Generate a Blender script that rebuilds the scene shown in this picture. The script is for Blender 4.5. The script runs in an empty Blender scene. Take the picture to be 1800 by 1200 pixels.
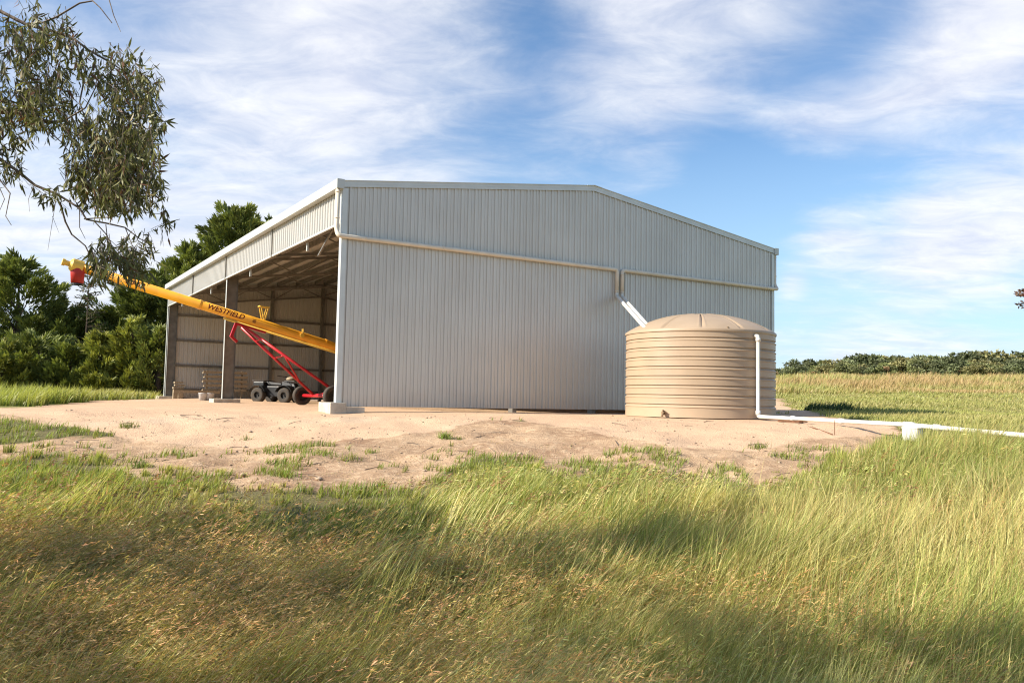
import bpy, bmesh, math, random
import numpy as np
from mathutils import Vector, Matrix
random.seed(7); RNG = np.random.default_rng(7)
C = bpy.context.scene.collection
sc = bpy.context.scene
rad = math.radians

# ------------------------------------------------------------------ camera model (eye at the origin, z = 0 is eye level)
F = 1476.0; PITCH = rad(3.88); ROLL = rad(1.13)
Rm = (Matrix.Rotation(math.pi/2+PITCH, 3, 'X') @ Matrix.Rotation(ROLL, 3, 'Z'))
Rn = np.array(Rm)
def ray(px, py):
    d = Rm @ Vector(((px-900)/F, -(py-600)/F, -1.0)); return d/d.y
def at(px, py, Y):
    return ray(px, py)*Y
def proj(P):
    c = P @ Rn                      # rows: P·R  == R^T P
    w = np.maximum(-c[..., 2], 1e-3)
    return 900+F*c[..., 0]/w, 600-F*c[..., 1]/w

# ------------------------------------------------------------------ helpers
def tag(o, label=None, cat=None, group=None, kind=None):
    if label: o['label'] = label
    if cat: o['category'] = cat
    if group: o['group'] = group
    if kind: o['kind'] = kind
    return o
def empty(name, loc=(0, 0, 0), label=None, cat=None, group=None):
    o = bpy.data.objects.new(name, None); C.objects.link(o); o.location = loc
    o.empty_display_size = .2
    return tag(o, label, cat, group)
def root_loc(o):
    while o.parent: o = o.parent
    return Vector(o.location)
class MB:
    def __init__(s): s.v = []; s.f = []
    def add(s, vs, fs):
        n = len(s.v); s.v += [tuple(v) for v in vs]; s.f += [tuple(i+n for i in f) for f in fs]; return s
    def box(s, c, size, M=None):
        c = Vector(c); hx, hy, hz = [q/2 for q in size]; M = M or Matrix.Identity(3)
        vs = [c + M @ Vector((x*hx, y*hy, z*hz)) for x in (-1, 1) for y in (-1, 1) for z in (-1, 1)]
        return s.add(vs, [(0, 1, 3, 2), (4, 6, 7, 5), (0, 4, 5, 1), (2, 3, 7, 6), (0, 2, 6, 4), (1, 5, 7, 3)])
    def hexa(s, vs):   # 8 verts: bottom 4 ccw, top 4 ccw
        return s.add(vs, [(3, 2, 1, 0), (4, 5, 6, 7), (0, 1, 5, 4), (1, 2, 6, 5), (2, 3, 7, 6), (3, 0, 4, 7)])
    def beam(s, a, b, w, h, up=(0, 0, 1)):
        a = Vector(a); b = Vector(b); d = (b-a); L = d.length; d.normalize(); up = Vector(up)
        if abs(d.dot(up)) > .98: up = Vector((1, 0, 0))
        x = d.cross(up).normalized(); z = x.cross(d)
        M = Matrix((x, d, z)).transposed()
        return s.box((a+b)/2, (w, L, h), M)
    def tube(s, pts, r, n=10, cap=True, smoothjoin=True):
        pts = [Vector(p) for p in pts]; k = len(pts)
        rs = r if isinstance(r, (list, tuple)) else [r]*k
        rings = []; px = None
        for i, p in enumerate(pts):
            t = (pts[min(i+1, k-1)]-pts[max(i-1, 0)]).normalized()
            if i not in (0, k-1):
                a = (pts[i]-pts[i-1]).normalized(); b = (pts[i+1]-pts[i]).normalized()
                t = (a+b).normalized()
                sc_ = 1/max(.5, math.sqrt(max(0, (1+a.dot(b))/2)))
            else: sc_ = 1
            if px is None:
                u = Vector((0, 0, 1)) if abs(t.z) < .9 else Vector((1, 0, 0))
                px = t.cross(u).normalized()
            else:
                px = (px - t*px.dot(t)).normalized()
            py = t.cross(px)
            rings.append([p + (px*math.cos(2*math.pi*j/n)+py*math.sin(2*math.pi*j/n))*rs[i]*(sc_ if sc_ < 1.5 else 1.5) for j in range(n)])
        vs = [v for rg in rings for v in rg]; fs = []
        for i in range(k-1):
            for j in range(n):
                fs.append((i*n+j, i*n+(j+1) % n, (i+1)*n+(j+1) % n, (i+1)*n+j))
        if cap:
            fs.append(tuple(range(n))[::-1]); fs.append(tuple((k-1)*n+j for j in range(n)))
        return s.add(vs, fs)
    def lathe(s, prof, c, n=64, M=None):
        c = Vector(c); M = M or Matrix.Identity(3); k = len(prof)
        vs = []
        for (r, z) in prof:
            for j in range(n):
                a = 2*math.pi*j/n; vs.append(c+M @ Vector((r*math.cos(a), r*math.sin(a), z)))
        fs = [(i*n+j, i*n+(j+1) % n, (i+1)*n+(j+1) % n, (i+1)*n+j) for i in range(k-1) for j in range(n)]
        return s.add(vs, fs)
    def build(s, name, mat, parent=None, loc=None, smooth=False, bevel=0):
        L = root_loc(parent) if parent else Vector(loc or (0, 0, 0))
        me = bpy.data.meshes.new(name)
        me.from_pydata([(v[0]-L.x, v[1]-L.y, v[2]-L.z) for v in s.v], [], s.f); me.validate(); me.update()
        if mat: me.materials.append(mat)
        if smooth: me.polygons.foreach_set('use_smooth', [True]*len(me.polygons))
        o = bpy.data.objects.new(name, me); C.objects.link(o)
        if parent: o.parent = parent
        else: o.location = L
        if bevel:
            m = o.modifiers.new('bevel', 'BEVEL'); m.width = bevel; m.segments = 2; m.limit_method = 'ANGLE'
        return o

def npmesh(name, V, faces, col, mat, parent=None, smooth=False):
    """V (n,3); faces: list of int arrays (m,k); col (n,3)"""
    me = bpy.data.meshes.new(name); n = len(V)
    L = np.array(root_loc(parent)) if parent else 0
    me.vertices.add(n); me.vertices.foreach_set('co', (V-L).astype(np.float32).ravel())
    nl = sum(f.size for f in faces); npo = sum(len(f) for f in faces)
    me.loops.add(nl); me.loops.foreach_set('vertex_index', np.concatenate([f.ravel() for f in faces]).astype(np.int32))
    me.polygons.add(npo)
    st = []; o = 0
    for f in faces:
        st.append(o+np.arange(len(f))*f.shape[1]); o += f.size
    me.polygons.foreach_set('loop_start', np.concatenate(st).astype(np.int32))
    me.update(calc_edges=True)
    if smooth: me.polygons.foreach_set('use_smooth', np.ones(npo, bool))
    if col is not None:
        a = me.attributes.new('col', 'FLOAT_COLOR', 'POINT')
        c4 = np.ones((n, 4), np.float32); c4[:, :col.shape[1]] = col; a.data.foreach_set('color', c4.ravel())
    me.materials.append(mat)
    ob = bpy.data.objects.new(name, me); C.objects.link(ob)
    if parent: ob.parent = parent
    return ob

# ------------------------------------------------------------------ materials
def newmat(name):
    m = bpy.data.materials.new(name); m.use_nodes = True; nt = m.node_tree
    return m, nt, nt.nodes, nt.links, nt.nodes['Principled BSDF']
def pmat(name, col, rough=.5, metal=0, var=.12, scale=6, bump=0, bscale=40, col2=None, stretch=None, spec=.5):
    m, nt, N, K, B = newmat(name)
    B.inputs['Roughness'].default_value = rough; B.inputs['Metallic'].default_value = metal
    B.inputs['Specular IOR Level'].default_value = spec
    tc = N.new('ShaderNodeTexCoord'); mp = N.new('ShaderNodeMapping'); K.new(tc.outputs['Object'], mp.inputs[0])
    if stretch: mp.inputs['Scale'].default_value = stretch
    nz = N.new('ShaderNodeTexNoise'); nz.inputs['Scale'].default_value = scale; nz.inputs['Detail'].default_value = 6
    K.new(mp.outputs[0], nz.inputs['Vector'])
    mx = N.new('ShaderNodeMix'); mx.data_type = 'RGBA'
    c = Vector(col); c2 = Vector(col2) if col2 else c*(1-var*2)
    rp = N.new('ShaderNodeMapRange'); rp.inputs[1].default_value = .35; rp.inputs[2].default_value = .65
    K.new(nz.outputs[0], rp.inputs[0]); K.new(rp.outputs[0], mx.inputs[0])
    c1 = c*(1+var*.4) if not col2 else c
    mx.inputs[6].default_value = (*c1, 1); mx.inputs[7].default_value = (*c2, 1)
    K.new(mx.outputs[2], B.inputs['Base Color'])
    rr = N.new('ShaderNodeMapRange'); rr.inputs[3].default_value = max(0, rough-.08); rr.inputs[4].default_value = min(1, rough+.1)
    K.new(nz.outputs[0], rr.inputs[0]); K.new(rr.outputs[0], B.inputs['Roughness'])
    if bump:
        n2 = N.new('ShaderNodeTexNoise'); n2.inputs['Scale'].default_value = bscale; n2.inputs['Detail'].default_value = 5
        K.new(tc.outputs['Object'], n2.inputs['Vector'])
        bp = N.new('ShaderNodeBump'); bp.inputs['Strength'].default_value = bump; bp.inputs['Distance'].default_value = .02
        K.new(n2.outputs[0], bp.inputs['Height']); K.new(bp.outputs[0], B.inputs['Normal'])
    return m
def dusty(m, z1, col, amt=.7):
    nt = m.node_tree; N = nt.nodes; K = nt.links; B = N['Principled BSDF']; old = B.inputs['Base Color'].links[0].from_socket
    tc = N.new('ShaderNodeTexCoord'); sx_ = N.new('ShaderNodeSeparateXYZ'); K.new(tc.outputs['Object'], sx_.inputs[0])
    n = N.new('ShaderNodeTexNoise'); n.inputs['Scale'].default_value = 2.2; n.inputs['Detail'].default_value = 8; n.inputs['Roughness'].default_value = .7; K.new(tc.outputs['Object'], n.inputs['Vector'])
    a = N.new('ShaderNodeMath'); a.operation = 'MULTIPLY_ADD'; K.new(n.outputs[0], a.inputs[0]); a.inputs[1].default_value = -z1*1.6; K.new(sx_.outputs[2], a.inputs[2])
    r = N.new('ShaderNodeMapRange'); r.inputs[1].default_value = -z1*1.2; r.inputs[2].default_value = z1*.3; r.inputs[3].default_value = amt; r.inputs[4].default_value = 0; K.new(a.outputs[0], r.inputs[0])
    mx = N.new('ShaderNodeMix'); mx.data_type = 'RGBA'; K.new(r.outputs[0], mx.inputs[0]); K.new(old, mx.inputs[6]); mx.inputs[7].default_value = (*col, 1)
    K.new(mx.outputs[2], B.inputs['Base Color'])
def leafmat(name, rough=.5, trans=.35, gain=(1, 1, 1), spec=.4):
    m, nt, N, K, B = newmat(name)
    at_ = N.new('ShaderNodeAttribute'); at_.attribute_name = 'col'
    K.new(at_.outputs['Color'], B.inputs['Base Color']); B.inputs['Roughness'].default_value = rough
    B.inputs['Specular IOR Level'].default_value = spec
    tr = N.new('ShaderNodeBsdfTranslucent'); vm = N.new('ShaderNodeVectorMath'); vm.operation = 'MULTIPLY'
    K.new(at_.outputs['Color'], vm.inputs[0]); vm.inputs[1].default_value = (1.1, 1.15, .6)
    K.new(vm.outputs[0], tr.inputs['Color'])
    ms = N.new('ShaderNodeMixShader'); ms.inputs[0].default_value = trans
    K.new(B.outputs[0], ms.inputs[1]); K.new(tr.outputs[0], ms.inputs[2])
    K.new(ms.outputs[0], N['Material Output'].inputs[0])
    return m

M_zinc = pmat('zinc_sheet', (.58, .56, .515), .42, .30, .025, .8, .05, 3)
dusty(M_zinc, .55, (.50, .38, .26), .45)
M_trim = pmat('flashing', (.58, .60, .58), .4, .2, .05, 2)
M_gutter = pmat('gutter_sheet', (.52, .53, .50), .45, .2, .06, 2)
M_steel = pmat('galvanised_steel', (.20, .185, .16), .5, .35, .12, 5)
M_pvc_beige = pmat('beige_paint_pipe', (.70, .62, .50), .45, 0, .05, 4)
M_pvc = pmat('white_pvc', (.72, .71, .67), .35, 0, .04, 3, col2=(.60, .56, .48))
M_tank = pmat('tank_sheet', (.39, .29, .195), .45, 0, .05, 1.5, .05, 8)
dusty(M_tank, .35, (.50, .37, .25), .6)
M_conc = pmat('concrete', (.52, .47, .38), .85, 0, .14, 4, .5, 30)
M_yel = pmat('yellow_paint', (.85, .40, .025), .35, 0, .08, 3, col2=(.74, .33, .02))
M_yel2 = pmat('pale_yellow_paint', (.80, .50, .07), .4, 0, .08, 3)
M_red = pmat('red_paint', (.50, .012, .02), .35, 0, .1, 4)
M_redsp = pmat('red_rubber', (.42, .015, .012), .5, 0, .1, 4)
M_letter = pmat('letter_paint', (.16, .014, .01), .5, 0, .1, 8)
M_rub = pmat('tyre_rubber', (.03, .026, .023), .8, 0, .15, 12, .3, 50, col2=(.06, .045, .03))
M_blk = pmat('black_plastic', (.015, .016, .018), .45, 0, .1, 8)
M_rim = pmat('wheel_rim', (.03, .028, .026), .5, .5, .1, 8)
M_wood = pmat('timber', (.36, .28, .18), .8, 0, .15, 5, .3, 40, stretch=(1, 6, 6))
M_rust = pmat('rusty_steel', (.20, .09, .045), .85, .2, .2, 20, .3, 60)
M_bucket = pmat('bucket_plastic', (.62, .60, .57), .5, 0, .1, 6, col2=(.35, .36, .38))
M_bark = pmat('gum_bark', (.20, .15, .11), .85, 0, .2, 7, .5, 25, col2=(.09, .065, .05))
M_bark2 = pmat('conifer_bark', (.10, .07, .05), .9, 0, .2, 7, .5, 25)
M_stone = pmat('pebble', (.50, .38, .27), .9, 0, .2, 14, .4, 60, col2=(.30, .21, .14))
M_brass = pmat('valve_metal', (.25, .17, .10), .5, .6, .1, 8)
M_grass = leafmat('grass_blades', .5, .38)
M_leaf = leafmat('gum_leaves', .5, .25, spec=.25)
M_con = leafmat('conifer_foliage', .6, .2, spec=.3)

# ------------------------------------------------------------------ terrain
def sstep(a, b, x):
    t = np.clip((x-a)/(b-a), 0, 1); return t*t*(3-2*t)
def vnoise(x, y, s, seed=0):
    """cheap smooth value noise"""
    x = np.asarray(x, float)*s+seed*17.3; y = np.asarray(y, float)*s+seed*9.1
    xi = np.floor(x); yi = np.floor(y); fx = x-xi; fy = y-yi
    fx = fx*fx*(3-2*fx); fy = fy*fy*(3-2*fy)
    def hsh(a, b):
        v = np.sin(a*127.1+b*311.7+seed*74.7)*43758.5453; return v-np.floor(v)
    return (hsh(xi, yi)*(1-fx)+hsh(xi+1, yi)*fx)*(1-fy)+(hsh(xi, yi+1)*(1-fx)+hsh(xi+1, yi+1)*fx)*fy
PY = [-3000, -5, 0, 5, 6.5, 8, 10, 12, 14, 16, 17.2, 19, 4000]
PZ = [-1.8, -1.7, -1.62, -1.6, -1.5, -1.38, -1.12, -.88, -.6, -.43, -.37, -.35, -.35]
def h0(x, y):
    x = np.asarray(x, float); y = np.asarray(y, float)
    z = np.interp(y, PY, PZ)
    r = x/np.maximum(np.abs(y), 1)
    d = np.hypot(x, y)
    m = sstep(.12, .34, r)*(y > 0)
    z = z + m*(3.3*sstep(24, 125, d)+1.6*sstep(110, 190, d))
    z = z - .25*sstep(12, 26, d)*sstep(-.34, -.55, r)*(y > 0)*sstep(15, 20, y)*.3
    return z
def h(x, y):
    z = h0(x, y)
    y = np.asarray(y, float)
    k = sstep(17.6, 15.5, y)
    z = z + k*(.10*(vnoise(x, y, .8, 1)-.5)+.05*(vnoise(x, y, 2.7, 2)-.5)+.02*(vnoise(x, y, 8, 3)-.5))
    z = z - .075*np.exp(-((np.asarray(x)+3.6)/2.6)**2-((y-17.9)/1.1)**2)
    z = z + .012*(vnoise(x, y, 3, 4)-.5)
    far = sstep(22, 40, np.hypot(x, y))
    z = z + far*.25*(vnoise(x, y, .12, 5)-.5)
    return z
def hz(x, y): return float(h(np.array([x]), np.array([y]))[0])

def inpoly(px, py, poly):
    ins = np.zeros(px.shape, bool); n = len(poly)
    for i in range(n):
        x1, y1 = poly[i]; x2, y2 = poly[(i+1) % n]
        c = ((y1 > py) != (y2 > py)) & (px < (x2-x1)*(py-y1)/((y2-y1) if y2 != y1 else 1e-9)+x1)
        ins ^= c
    return ins
GRAV = [(-400, 715), (0, 719), (80, 713), (160, 708), (285, 702), (300, 692), (560, 692), (1358, 700), (1420, 728), (1500, 738), (1560, 748), (1590, 764), (1500, 770),
        (1400, 772), (1330, 792), (1180, 788), (1100, 776), (1000, 757), (930, 741), (860, 738), (800, 752), (700, 768), (560, 772),
        (430, 786), (240, 777), (200, 762), (80, 750), (40, 736), (0, 728), (-400, 740)]
EX = [-600, 0, 90, 180, 230, 330, 450, 600, 700, 850, 930, 1000, 1100, 1200, 1300, 1400, 1500, 1560, 1600, 1800, 2400]
EY = [800, 800, 792, 805, 840, 842, 862, 858, 850, 806, 815, 842, 815, 835, 850, 838, 800, 772, 752, 735, 735]
def edgeE(px): return np.interp(px, EX, EY)
LEFTPATCH = [(-400, 742), (0, 738), (60, 748), (120, 752), (230, 757), (215, 768), (90, 772), (60, 782), (0, 783), (-400, 800)]
def world_px(x, y):
    P = np.stack([x, y, h0(x, y)], -1); px, py = proj(P)
    return px, py
def masks(x, y):
    """gravel, grass weights of ground points"""
    shp = x.shape; g = np.zeros(shp); gr = np.zeros(shp)
    px, py = world_px(x, y)
    front = y > 3.5
    for s in range(6):
        jx = (vnoise(x, y, .9, 20+s)-.5)*50; jy = (vnoise(x, y, 1.6, 30+s)-.5)*9
        qx = px+jx; qy = py+jy
        g += inpoly(qx, qy, GRAV)
        e = edgeE(qx)
        a = sstep(-6, 14, qy-e+(vnoise(x, y, 1.3, 50+s)-.5)*26)
        lp = inpoly(qx, qy, LEFTPATCH)
        a = np.maximum(a, lp*.9)
        gr += a
    g /= 6; gr /= 6
    # away from the pad: grass everywhere
    d = np.hypot(x, y)
    u_ = (x+3.86)*.8535+(y-18.7)*.521; v_ = -(x+3.86)*.521+(y-18.7)*.8535
    shed = (u_ > -.6) & (u_ < 15) & (v_ > -1) & (v_ < 24)
    beyond = (y > 16) & (g < .5) & (~shed) & (py < 760)
    gr = np.where(beyond, 1.0, gr); gr = np.where(~front, 1.0, gr)
    g = np.where(shed, 1.0, g); g = np.where(front, g, 0)
    g = np.where(shed & (u_ > 3.2) & (v_ > .1), .0, g); gr = np.where(shed, 0, gr)  # floor inside set to the darker dirt colour to deepen the interior shade
    gr = gr*(1-g)
    return g, gr

def axis(a, b, step, lo, hi, gr=1.13):
    c = list(np.arange(a, b+1e-6, step)); s = step; v = c[-1]
    while v < hi: s *= gr; v += s; c.append(v)
    s = step; v = c[0]; L = []
    while v > lo: s *= gr; v -= s; L.append(v)
    return np.array(L[::-1]+c)
ax_ = axis(-13, 13, .13, -2500, 2500); ay_ = axis(3, 21, .09, -400, 4000, 1.1)
GX, GY = np.meshgrid(ax_, ay_); gx = GX.ravel(); gy = GY.ravel()
gz = h(gx, gy)
mg, mgr = masks(gx, gy)
clod = (1-mg)*(1-mgr)*sstep(18, 16, gy)
ub = (gx+3.86)*.8535+(gy-18.7)*.521; rut = lambda c, w: np.exp(-((ub-c+.5*np.sin(gx*.22))/w)**2)
gz = gz-.018*(rut(-2.6, .17)+rut(-4.3, .17))*(vnoise(gx, gy, 1.5, 63)*.7+.3)*sstep(13, 15, gy)*sstep(40, 34, gy)
gz = gz + clod*.05*(vnoise(gx, gy, 5, 60)-.4)*(vnoise(gx, gy, .9, 61))*2
nx, ny = len(ax_), len(ay_)
ii = np.arange(nx*ny).reshape(ny, nx)
Q = np.stack([ii[:-1, :-1], ii[:-1, 1:], ii[1:, 1:], ii[1:, :-1]], -1).reshape(-1, 4)

m, nt, N, K, B = newmat('ground')
M_ground = m
B.inputs['Roughness'].default_value = .95; B.inputs['Specular IOR Level'].default_value = .15
at_ = N.new('ShaderNodeAttribute'); at_.attribute_name = 'col'
sep = N.new('ShaderNodeSeparateColor'); K.new(at_.outputs['Color'], sep.inputs[0])
tc = N.new('ShaderNodeTexCoord')
def nnoise(scale, det=6, rough=.55, vec=None, dist=0):
    n = N.new('ShaderNodeTexNoise'); n.inputs['Scale'].default_value = scale; n.inputs['Detail'].default_value = det
    n.inputs['Roughness'].default_value = rough; n.inputs['Distortion'].default_value = dist
    K.new(vec or tc.outputs['Object'], n.inputs['Vector']); return n.outputs[0]
def mathn(op, a, b=None, c=None):
    n = N.new('ShaderNodeMath'); n.operation = op
    for i, q in enumerate((a, b, c)):
        if q is None: continue
        if isinstance(q, (int, float)): n.inputs[i].default_value = q
        else: K.new(q, n.inputs[i])
    return n.outputs[0]
def rng(v, a, b, c=0, d=1):
    n = N.new('ShaderNodeMapRange'); n.inputs[1].default_value = a; n.inputs[2].default_value = b; n.inputs[3].default_value = c; n.inputs[4].default_value = d
    K.new(v, n.inputs[0]); return n.outputs[0]
def mixc(f, a, b):
    n = N.new('ShaderNodeMix'); n.data_type = 'RGBA'
    if isinstance(f, (int, float)): n.inputs[0].default_value = f
    else: K.new(f, n.inputs[0])
    for i, q in ((6, a), (7, b)):
        if isinstance(q, tuple): n.inputs[i].default_value = (*q, 1)
        else: K.new(q, n.inputs[i])
    return n.outputs[2]
nf = nnoise(9, 8); nm = nnoise(1.3, 5); nl = nnoise(.25, 4); nfine = nnoise(45, 6)
gfac = rng(mathn('ADD', sep.outputs[0], mathn('MULTIPLY', mathn('SUBTRACT', nf, .5), 1.1)), .35, .65)
grfac = rng(mathn('ADD', sep.outputs[1], mathn('MULTIPLY', mathn('SUBTRACT', nf, .5), 1.2)), .3, .7)
vor = N.new('ShaderNodeTexVoronoi'); vor.inputs['Scale'].default_value = 38; K.new(tc.outputs['Object'], vor.inputs['Vector'])
grav = mixc(rng(nm, .35, .68), (.60, .415, .27), (.53, .36, .235))
grav = mixc(rng(nfine, .54, .8), grav, (.42, .285, .175))
grav = mixc(rng(nl, .55, .7, 0, .5), grav, (.55, .44, .32))
dirt = mixc(rng(nm, .35, .65), (.52, .36, .225), (.33, .215, .13))
dirt = mixc(rng(nnoise(.6, 6, .6), .52, .66, 0, .8), dirt, (.27, .16, .095))
dirt = mixc(rng(nfine, .48, .7), dirt, (.26, .17, .105))
dirt = mixc(rng(nf, .5, .66, 0, .55), dirt, (.60, .44, .29))
soil = mixc(rng(nfine, .4, .65), (.17, .14, .07), (.10, .10, .035))
fieldg = mixc(rng(nl, .4, .62), (.22, .23, .055), (.33, .26, .11))
fieldg = mixc(rng(nnoise(3, 8), .45, .65, 0, .55), fieldg, (.13, .15, .04))
gcol = mixc(sep.outputs[2], soil, fieldg)
c = mixc(grfac, dirt, gcol); c = mixc(gfac, c, grav)
K.new(c, B.inputs['Base Color'])
hh = mathn('ADD', mathn('MULTIPLY', nfine, .5), mathn('ADD', mathn('MULTIPLY', nf, 1.2), mathn('MULTIPLY', vor.outputs['Distance'], .5)))
bp = N.new('ShaderNodeBump'); bp.inputs['Strength'].default_value = .8; bp.inputs['Distance'].default_value = .018
K.new(hh, bp.inputs['Height']); K.new(bp.outputs[0], B.inputs['Normal'])
fieldw = sstep(15, 24, np.hypot(gx, gy))
ground = npmesh('ground', np.stack([gx, gy, gz], -1), [Q], np.stack([mg, mgr, fieldw], -1), M_ground, smooth=True)
tag(ground, kind='structure')

# ------------------------------------------------------------------ shed
A = Vector((-3.86, 18.7, 0)); th = rad(31.4)
U = Vector((math.cos(th), math.sin(th), 0)); V_ = Vector((-U.y, U.x, 0)); Z = Vector((0, 0, 1))
WD, LN, Z0, ZE, ZR = 14.0, 22.6, -.25, 4.72, 5.66
GZ = -.36
def P(a, b, z): return A+U*a+V_*b+Z*z
MU = Matrix((U, V_, Z)).transposed()
def roofz(a): return ZE+(ZR-ZE)*(1-abs(a-WD/2)/(WD/2))
shed = empty('farm_shed', P(0, 0, GZ), 'long open sided farm shed clad in grey ribbed steel', 'shed')
def ribbed(name, p0, dirv, nrm, length, zb, ztf, pitch=.19, rh=.029, mat=M_zinc, parent=shed, off0=0):
    """vertical ribbed sheet along dirv, ribs towards nrm; ztf(t) gives the top"""
    mb = MB(); prof = []
    t = 0
    while t < length-1e-6:
        for q, o in ((0, 0), (.045, 0), (.052, .012), (.072, .012), (.079, 0), (.124, 0), (.136, rh), (.166, rh), (.178, 0)):
            if t+q < length: prof.append((t+q, o))
        t += pitch
    prof.append((length, 0)); extra = []
    if zb < 0 and length == WD:   # keep a vertex at the ridge
        prof.sort(); ts_ = [q[0] for q in prof]; os_ = [q[1] for q in prof]
        prof.append((WD/2, float(np.interp(WD/2, ts_, os_)))); prof.sort()
    vs = []; fs = []
    for (t, o) in prof:
        p = p0+dirv*t+nrm*(o+off0)
        vs.append(p+Z*zb); vs.append(p+Z*ztf(t))
    for i in range(len(prof)-1): fs.append((2*i, 2*i+2, 2*i+3, 2*i+1))
    mb.add(vs, fs)
    return mb.build(name, mat, parent)
ribbed('gable_wall', P(0, 0, 0), U, -V_, WD, Z0, lambda t: roofz(t)-.03)
ribbed('gable_wall', P(0, LN, 0), U, V_, WD, Z0, lambda t: roofz(t)-.03)
ribbed('side_wall', P(WD, 0, 0), V_, U, LN, Z0, lambda t: ZE-.03)
ribbed('fascia_wall', P(0, .12, 0), V_, -U, LN-.12, 3.86, lambda t: ZE-.08)
# roof: two ribbed slopes
for side in (0, 1):
    mb = MB(); vs = []; fs = []; t = -.05; prof = []
    while t < LN+.05:
        for q, o in ((0, 0), (.118, 0), (.132, .029), (.166, .029), (.18, 0)): prof.append((t+q, o))
        t += .19
    for (t, o) in prof:
        a0 = -.1 if side == 0 else WD+.1; a1 = WD/2
        z0_ = ZE-(ZR-ZE)*.1/(WD/2)
        vs.append(P(a0, t, z0_+o+.02)); vs.append(P(a1, t, ZR+o+.02))
    for i in range(len(prof)-1): fs.append((2*i, 2*i+2, 2*i+3, 2*i+1))
    mb.add(vs, fs).build('roof', M_zinc, shed)
# barge flashings (both gables), ridge cap
for b, s in ((-.035, -1), (LN+.035, 1)):
    mb = MB()
    for (a0, a1) in ((-.12, WD/2), (WD/2, WD+.12)):
        za = ZE-(ZR-ZE)*.12/(WD/2) if a0 < 0 else ZR; zb = ZR if a1 == WD/2 else ZE-(ZR-ZE)*.12/(WD/2)
        lo, hi = -.04, .10
        mb.hexa([P(a0, b+s*.012, za+lo), P(a1, b+s*.012, zb+lo), P(a1, b-s*.0, zb+lo), P(a0, b-s*.0, za+lo),
                 P(a0, b+s*.012, za+hi), P(a1, b+s*.012, zb+hi), P(a1, b, zb+hi), P(a0, b, za+hi)])
        mb.hexa([P(a0, b+s*.03, za+hi), P(a1, b+s*.03, zb+hi), P(a1, b-s*.2, zb+hi), P(a0, b-s*.2, za+hi),
                 P(a0, b+s*.03, za+hi+.015), P(a1, b+s*.03, zb+hi+.015), P(a1, b-s*.2, zb+hi+.015), P(a0, b-s*.2, za+hi+.015)])
    mb.build('barge_flashing', M_trim, shed)
mb = MB()
for s in (-1, 1):
    mb.hexa([P(WD/2, -.08, ZR+.1), P(WD/2, LN+.08, ZR+.1), P(WD/2+s*.25, LN+.08, ZR+.065), P(WD/2+s*.25, -.08, ZR+.065),
             P(WD/2, -.08, ZR+.115), P(WD/2, LN+.08, ZR+.115), P(WD/2+s*.25, LN+.08, ZR+.08), P(WD/2+s*.25, -.08, ZR+.08)])
mb.build('ridge_cap', M_trim, shed)
# gutters
for a, s in ((-.03, -1), (WD+.04, 1)):
    mb = MB(); w = .15; t = .01
    zb_, zt_ = ZE-.08, ZE+.10
    y0, y1 = -.07, LN+.07
    mb.box(P(a+s*w/2, LN/2, zb_), (w, y1-y0, t), MU)
    mb.box(P(a+s*w, LN/2, (zb_+zt_)/2), (t, y1-y0, zt_-zb_+t), MU)
    mb.box(P(a+s*w-s*.008, LN/2, zt_+.012), (t*3, y1-y0, .022), MU)
    mb.box(P(a, LN/2, (zb_+zt_-.05)/2), (t, y1-y0, zt_-zb_-.05), MU)
    for yy in (y0, y1): mb.box(P(a+s*w/2, yy, (zb_+zt_)/2+.01), (w+.02, t, zt_-zb_+.03), MU)
    mb.build('gutter', M_gutter, shed)
# corner flashings
for a, b, sa, sb in ((0, 0, -1, -1), (WD, 0, 1, -1), (0, LN, -1, 1), (WD, LN, 1, 1)):
    mb = MB(); t = .004
    mb.box(P(a+sa*.036-sa*.06, b+sb*.036, (Z0+ZE)/2-.03), (.12, t, ZE-Z0-.06), MU)
    top = ZE-.06
    mb.box(P(a+sa*.036, b+sb*.036-sb*.07, (Z0+top)/2), (t, .14, top-Z0), MU)
    mb.build('corner_flashing', M_trim, shed)
# fascia mullions and bottom trim
for b in (LN/4, LN/2, LN*3/4):
    MB().box(P(-.045, b, 4.25), (.03, .07, .79), MU).build('fascia_mullion', M_steel, shed)
MB().box(P(-.018, LN/2+.04, 3.855), (.05, LN-.2, .012), MU).box(P(-.042, LN/2+.04, 3.875), (.006, LN-.2, .05), MU).build('fascia_trim', M_gutter, shed)
# columns (C section)
def cpost(b, z0=Z0, z1=4.5, a=0.02, depth=.36, name='column', sb=1):
    mb = MB()
    mb.box(P(a+depth/2, b, (z0+z1)/2), (depth, .008, z1-z0), MU)
    mb.box(P(a, b-.045*sb, (z0+z1)/2), (.008, .1, z1-z0), MU)
    mb.box(P(a+depth, b-.045*sb, (z0+z1)/2), (.008, .1, z1-z0), MU)
    return mb.build(name, M_steel, shed)
cpost(.12, sb=-1); cpost(LN/2); cpost(LN-.06)
# paler strip over the outer post flange, sunlight put into its colour
for b in (LN/2-.045, LN-.11):
    MB().box(P(.008, b, (Z0+3.86)/2), (.012, .11, 3.86-Z0), MU).build('sunlit_flange_strip', M_trim, shed)
for b in (.12, LN/4, LN/2, 3*LN/4, LN-.06):
    MB().box(P(WD-.2, b, (GZ+4.5)/2), (.3, .1, 4.5-GZ), MU).build('column', M_steel, shed)
for a in (4.67, 7.15, 9.9):
    for b in (.16, LN-.14):
        MB().box(P(a, b, (GZ+roofz(a)-.2)/2), (.12, .2, roofz(a)-.2-GZ), MU).build('wall_column', M_steel, shed)
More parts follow.
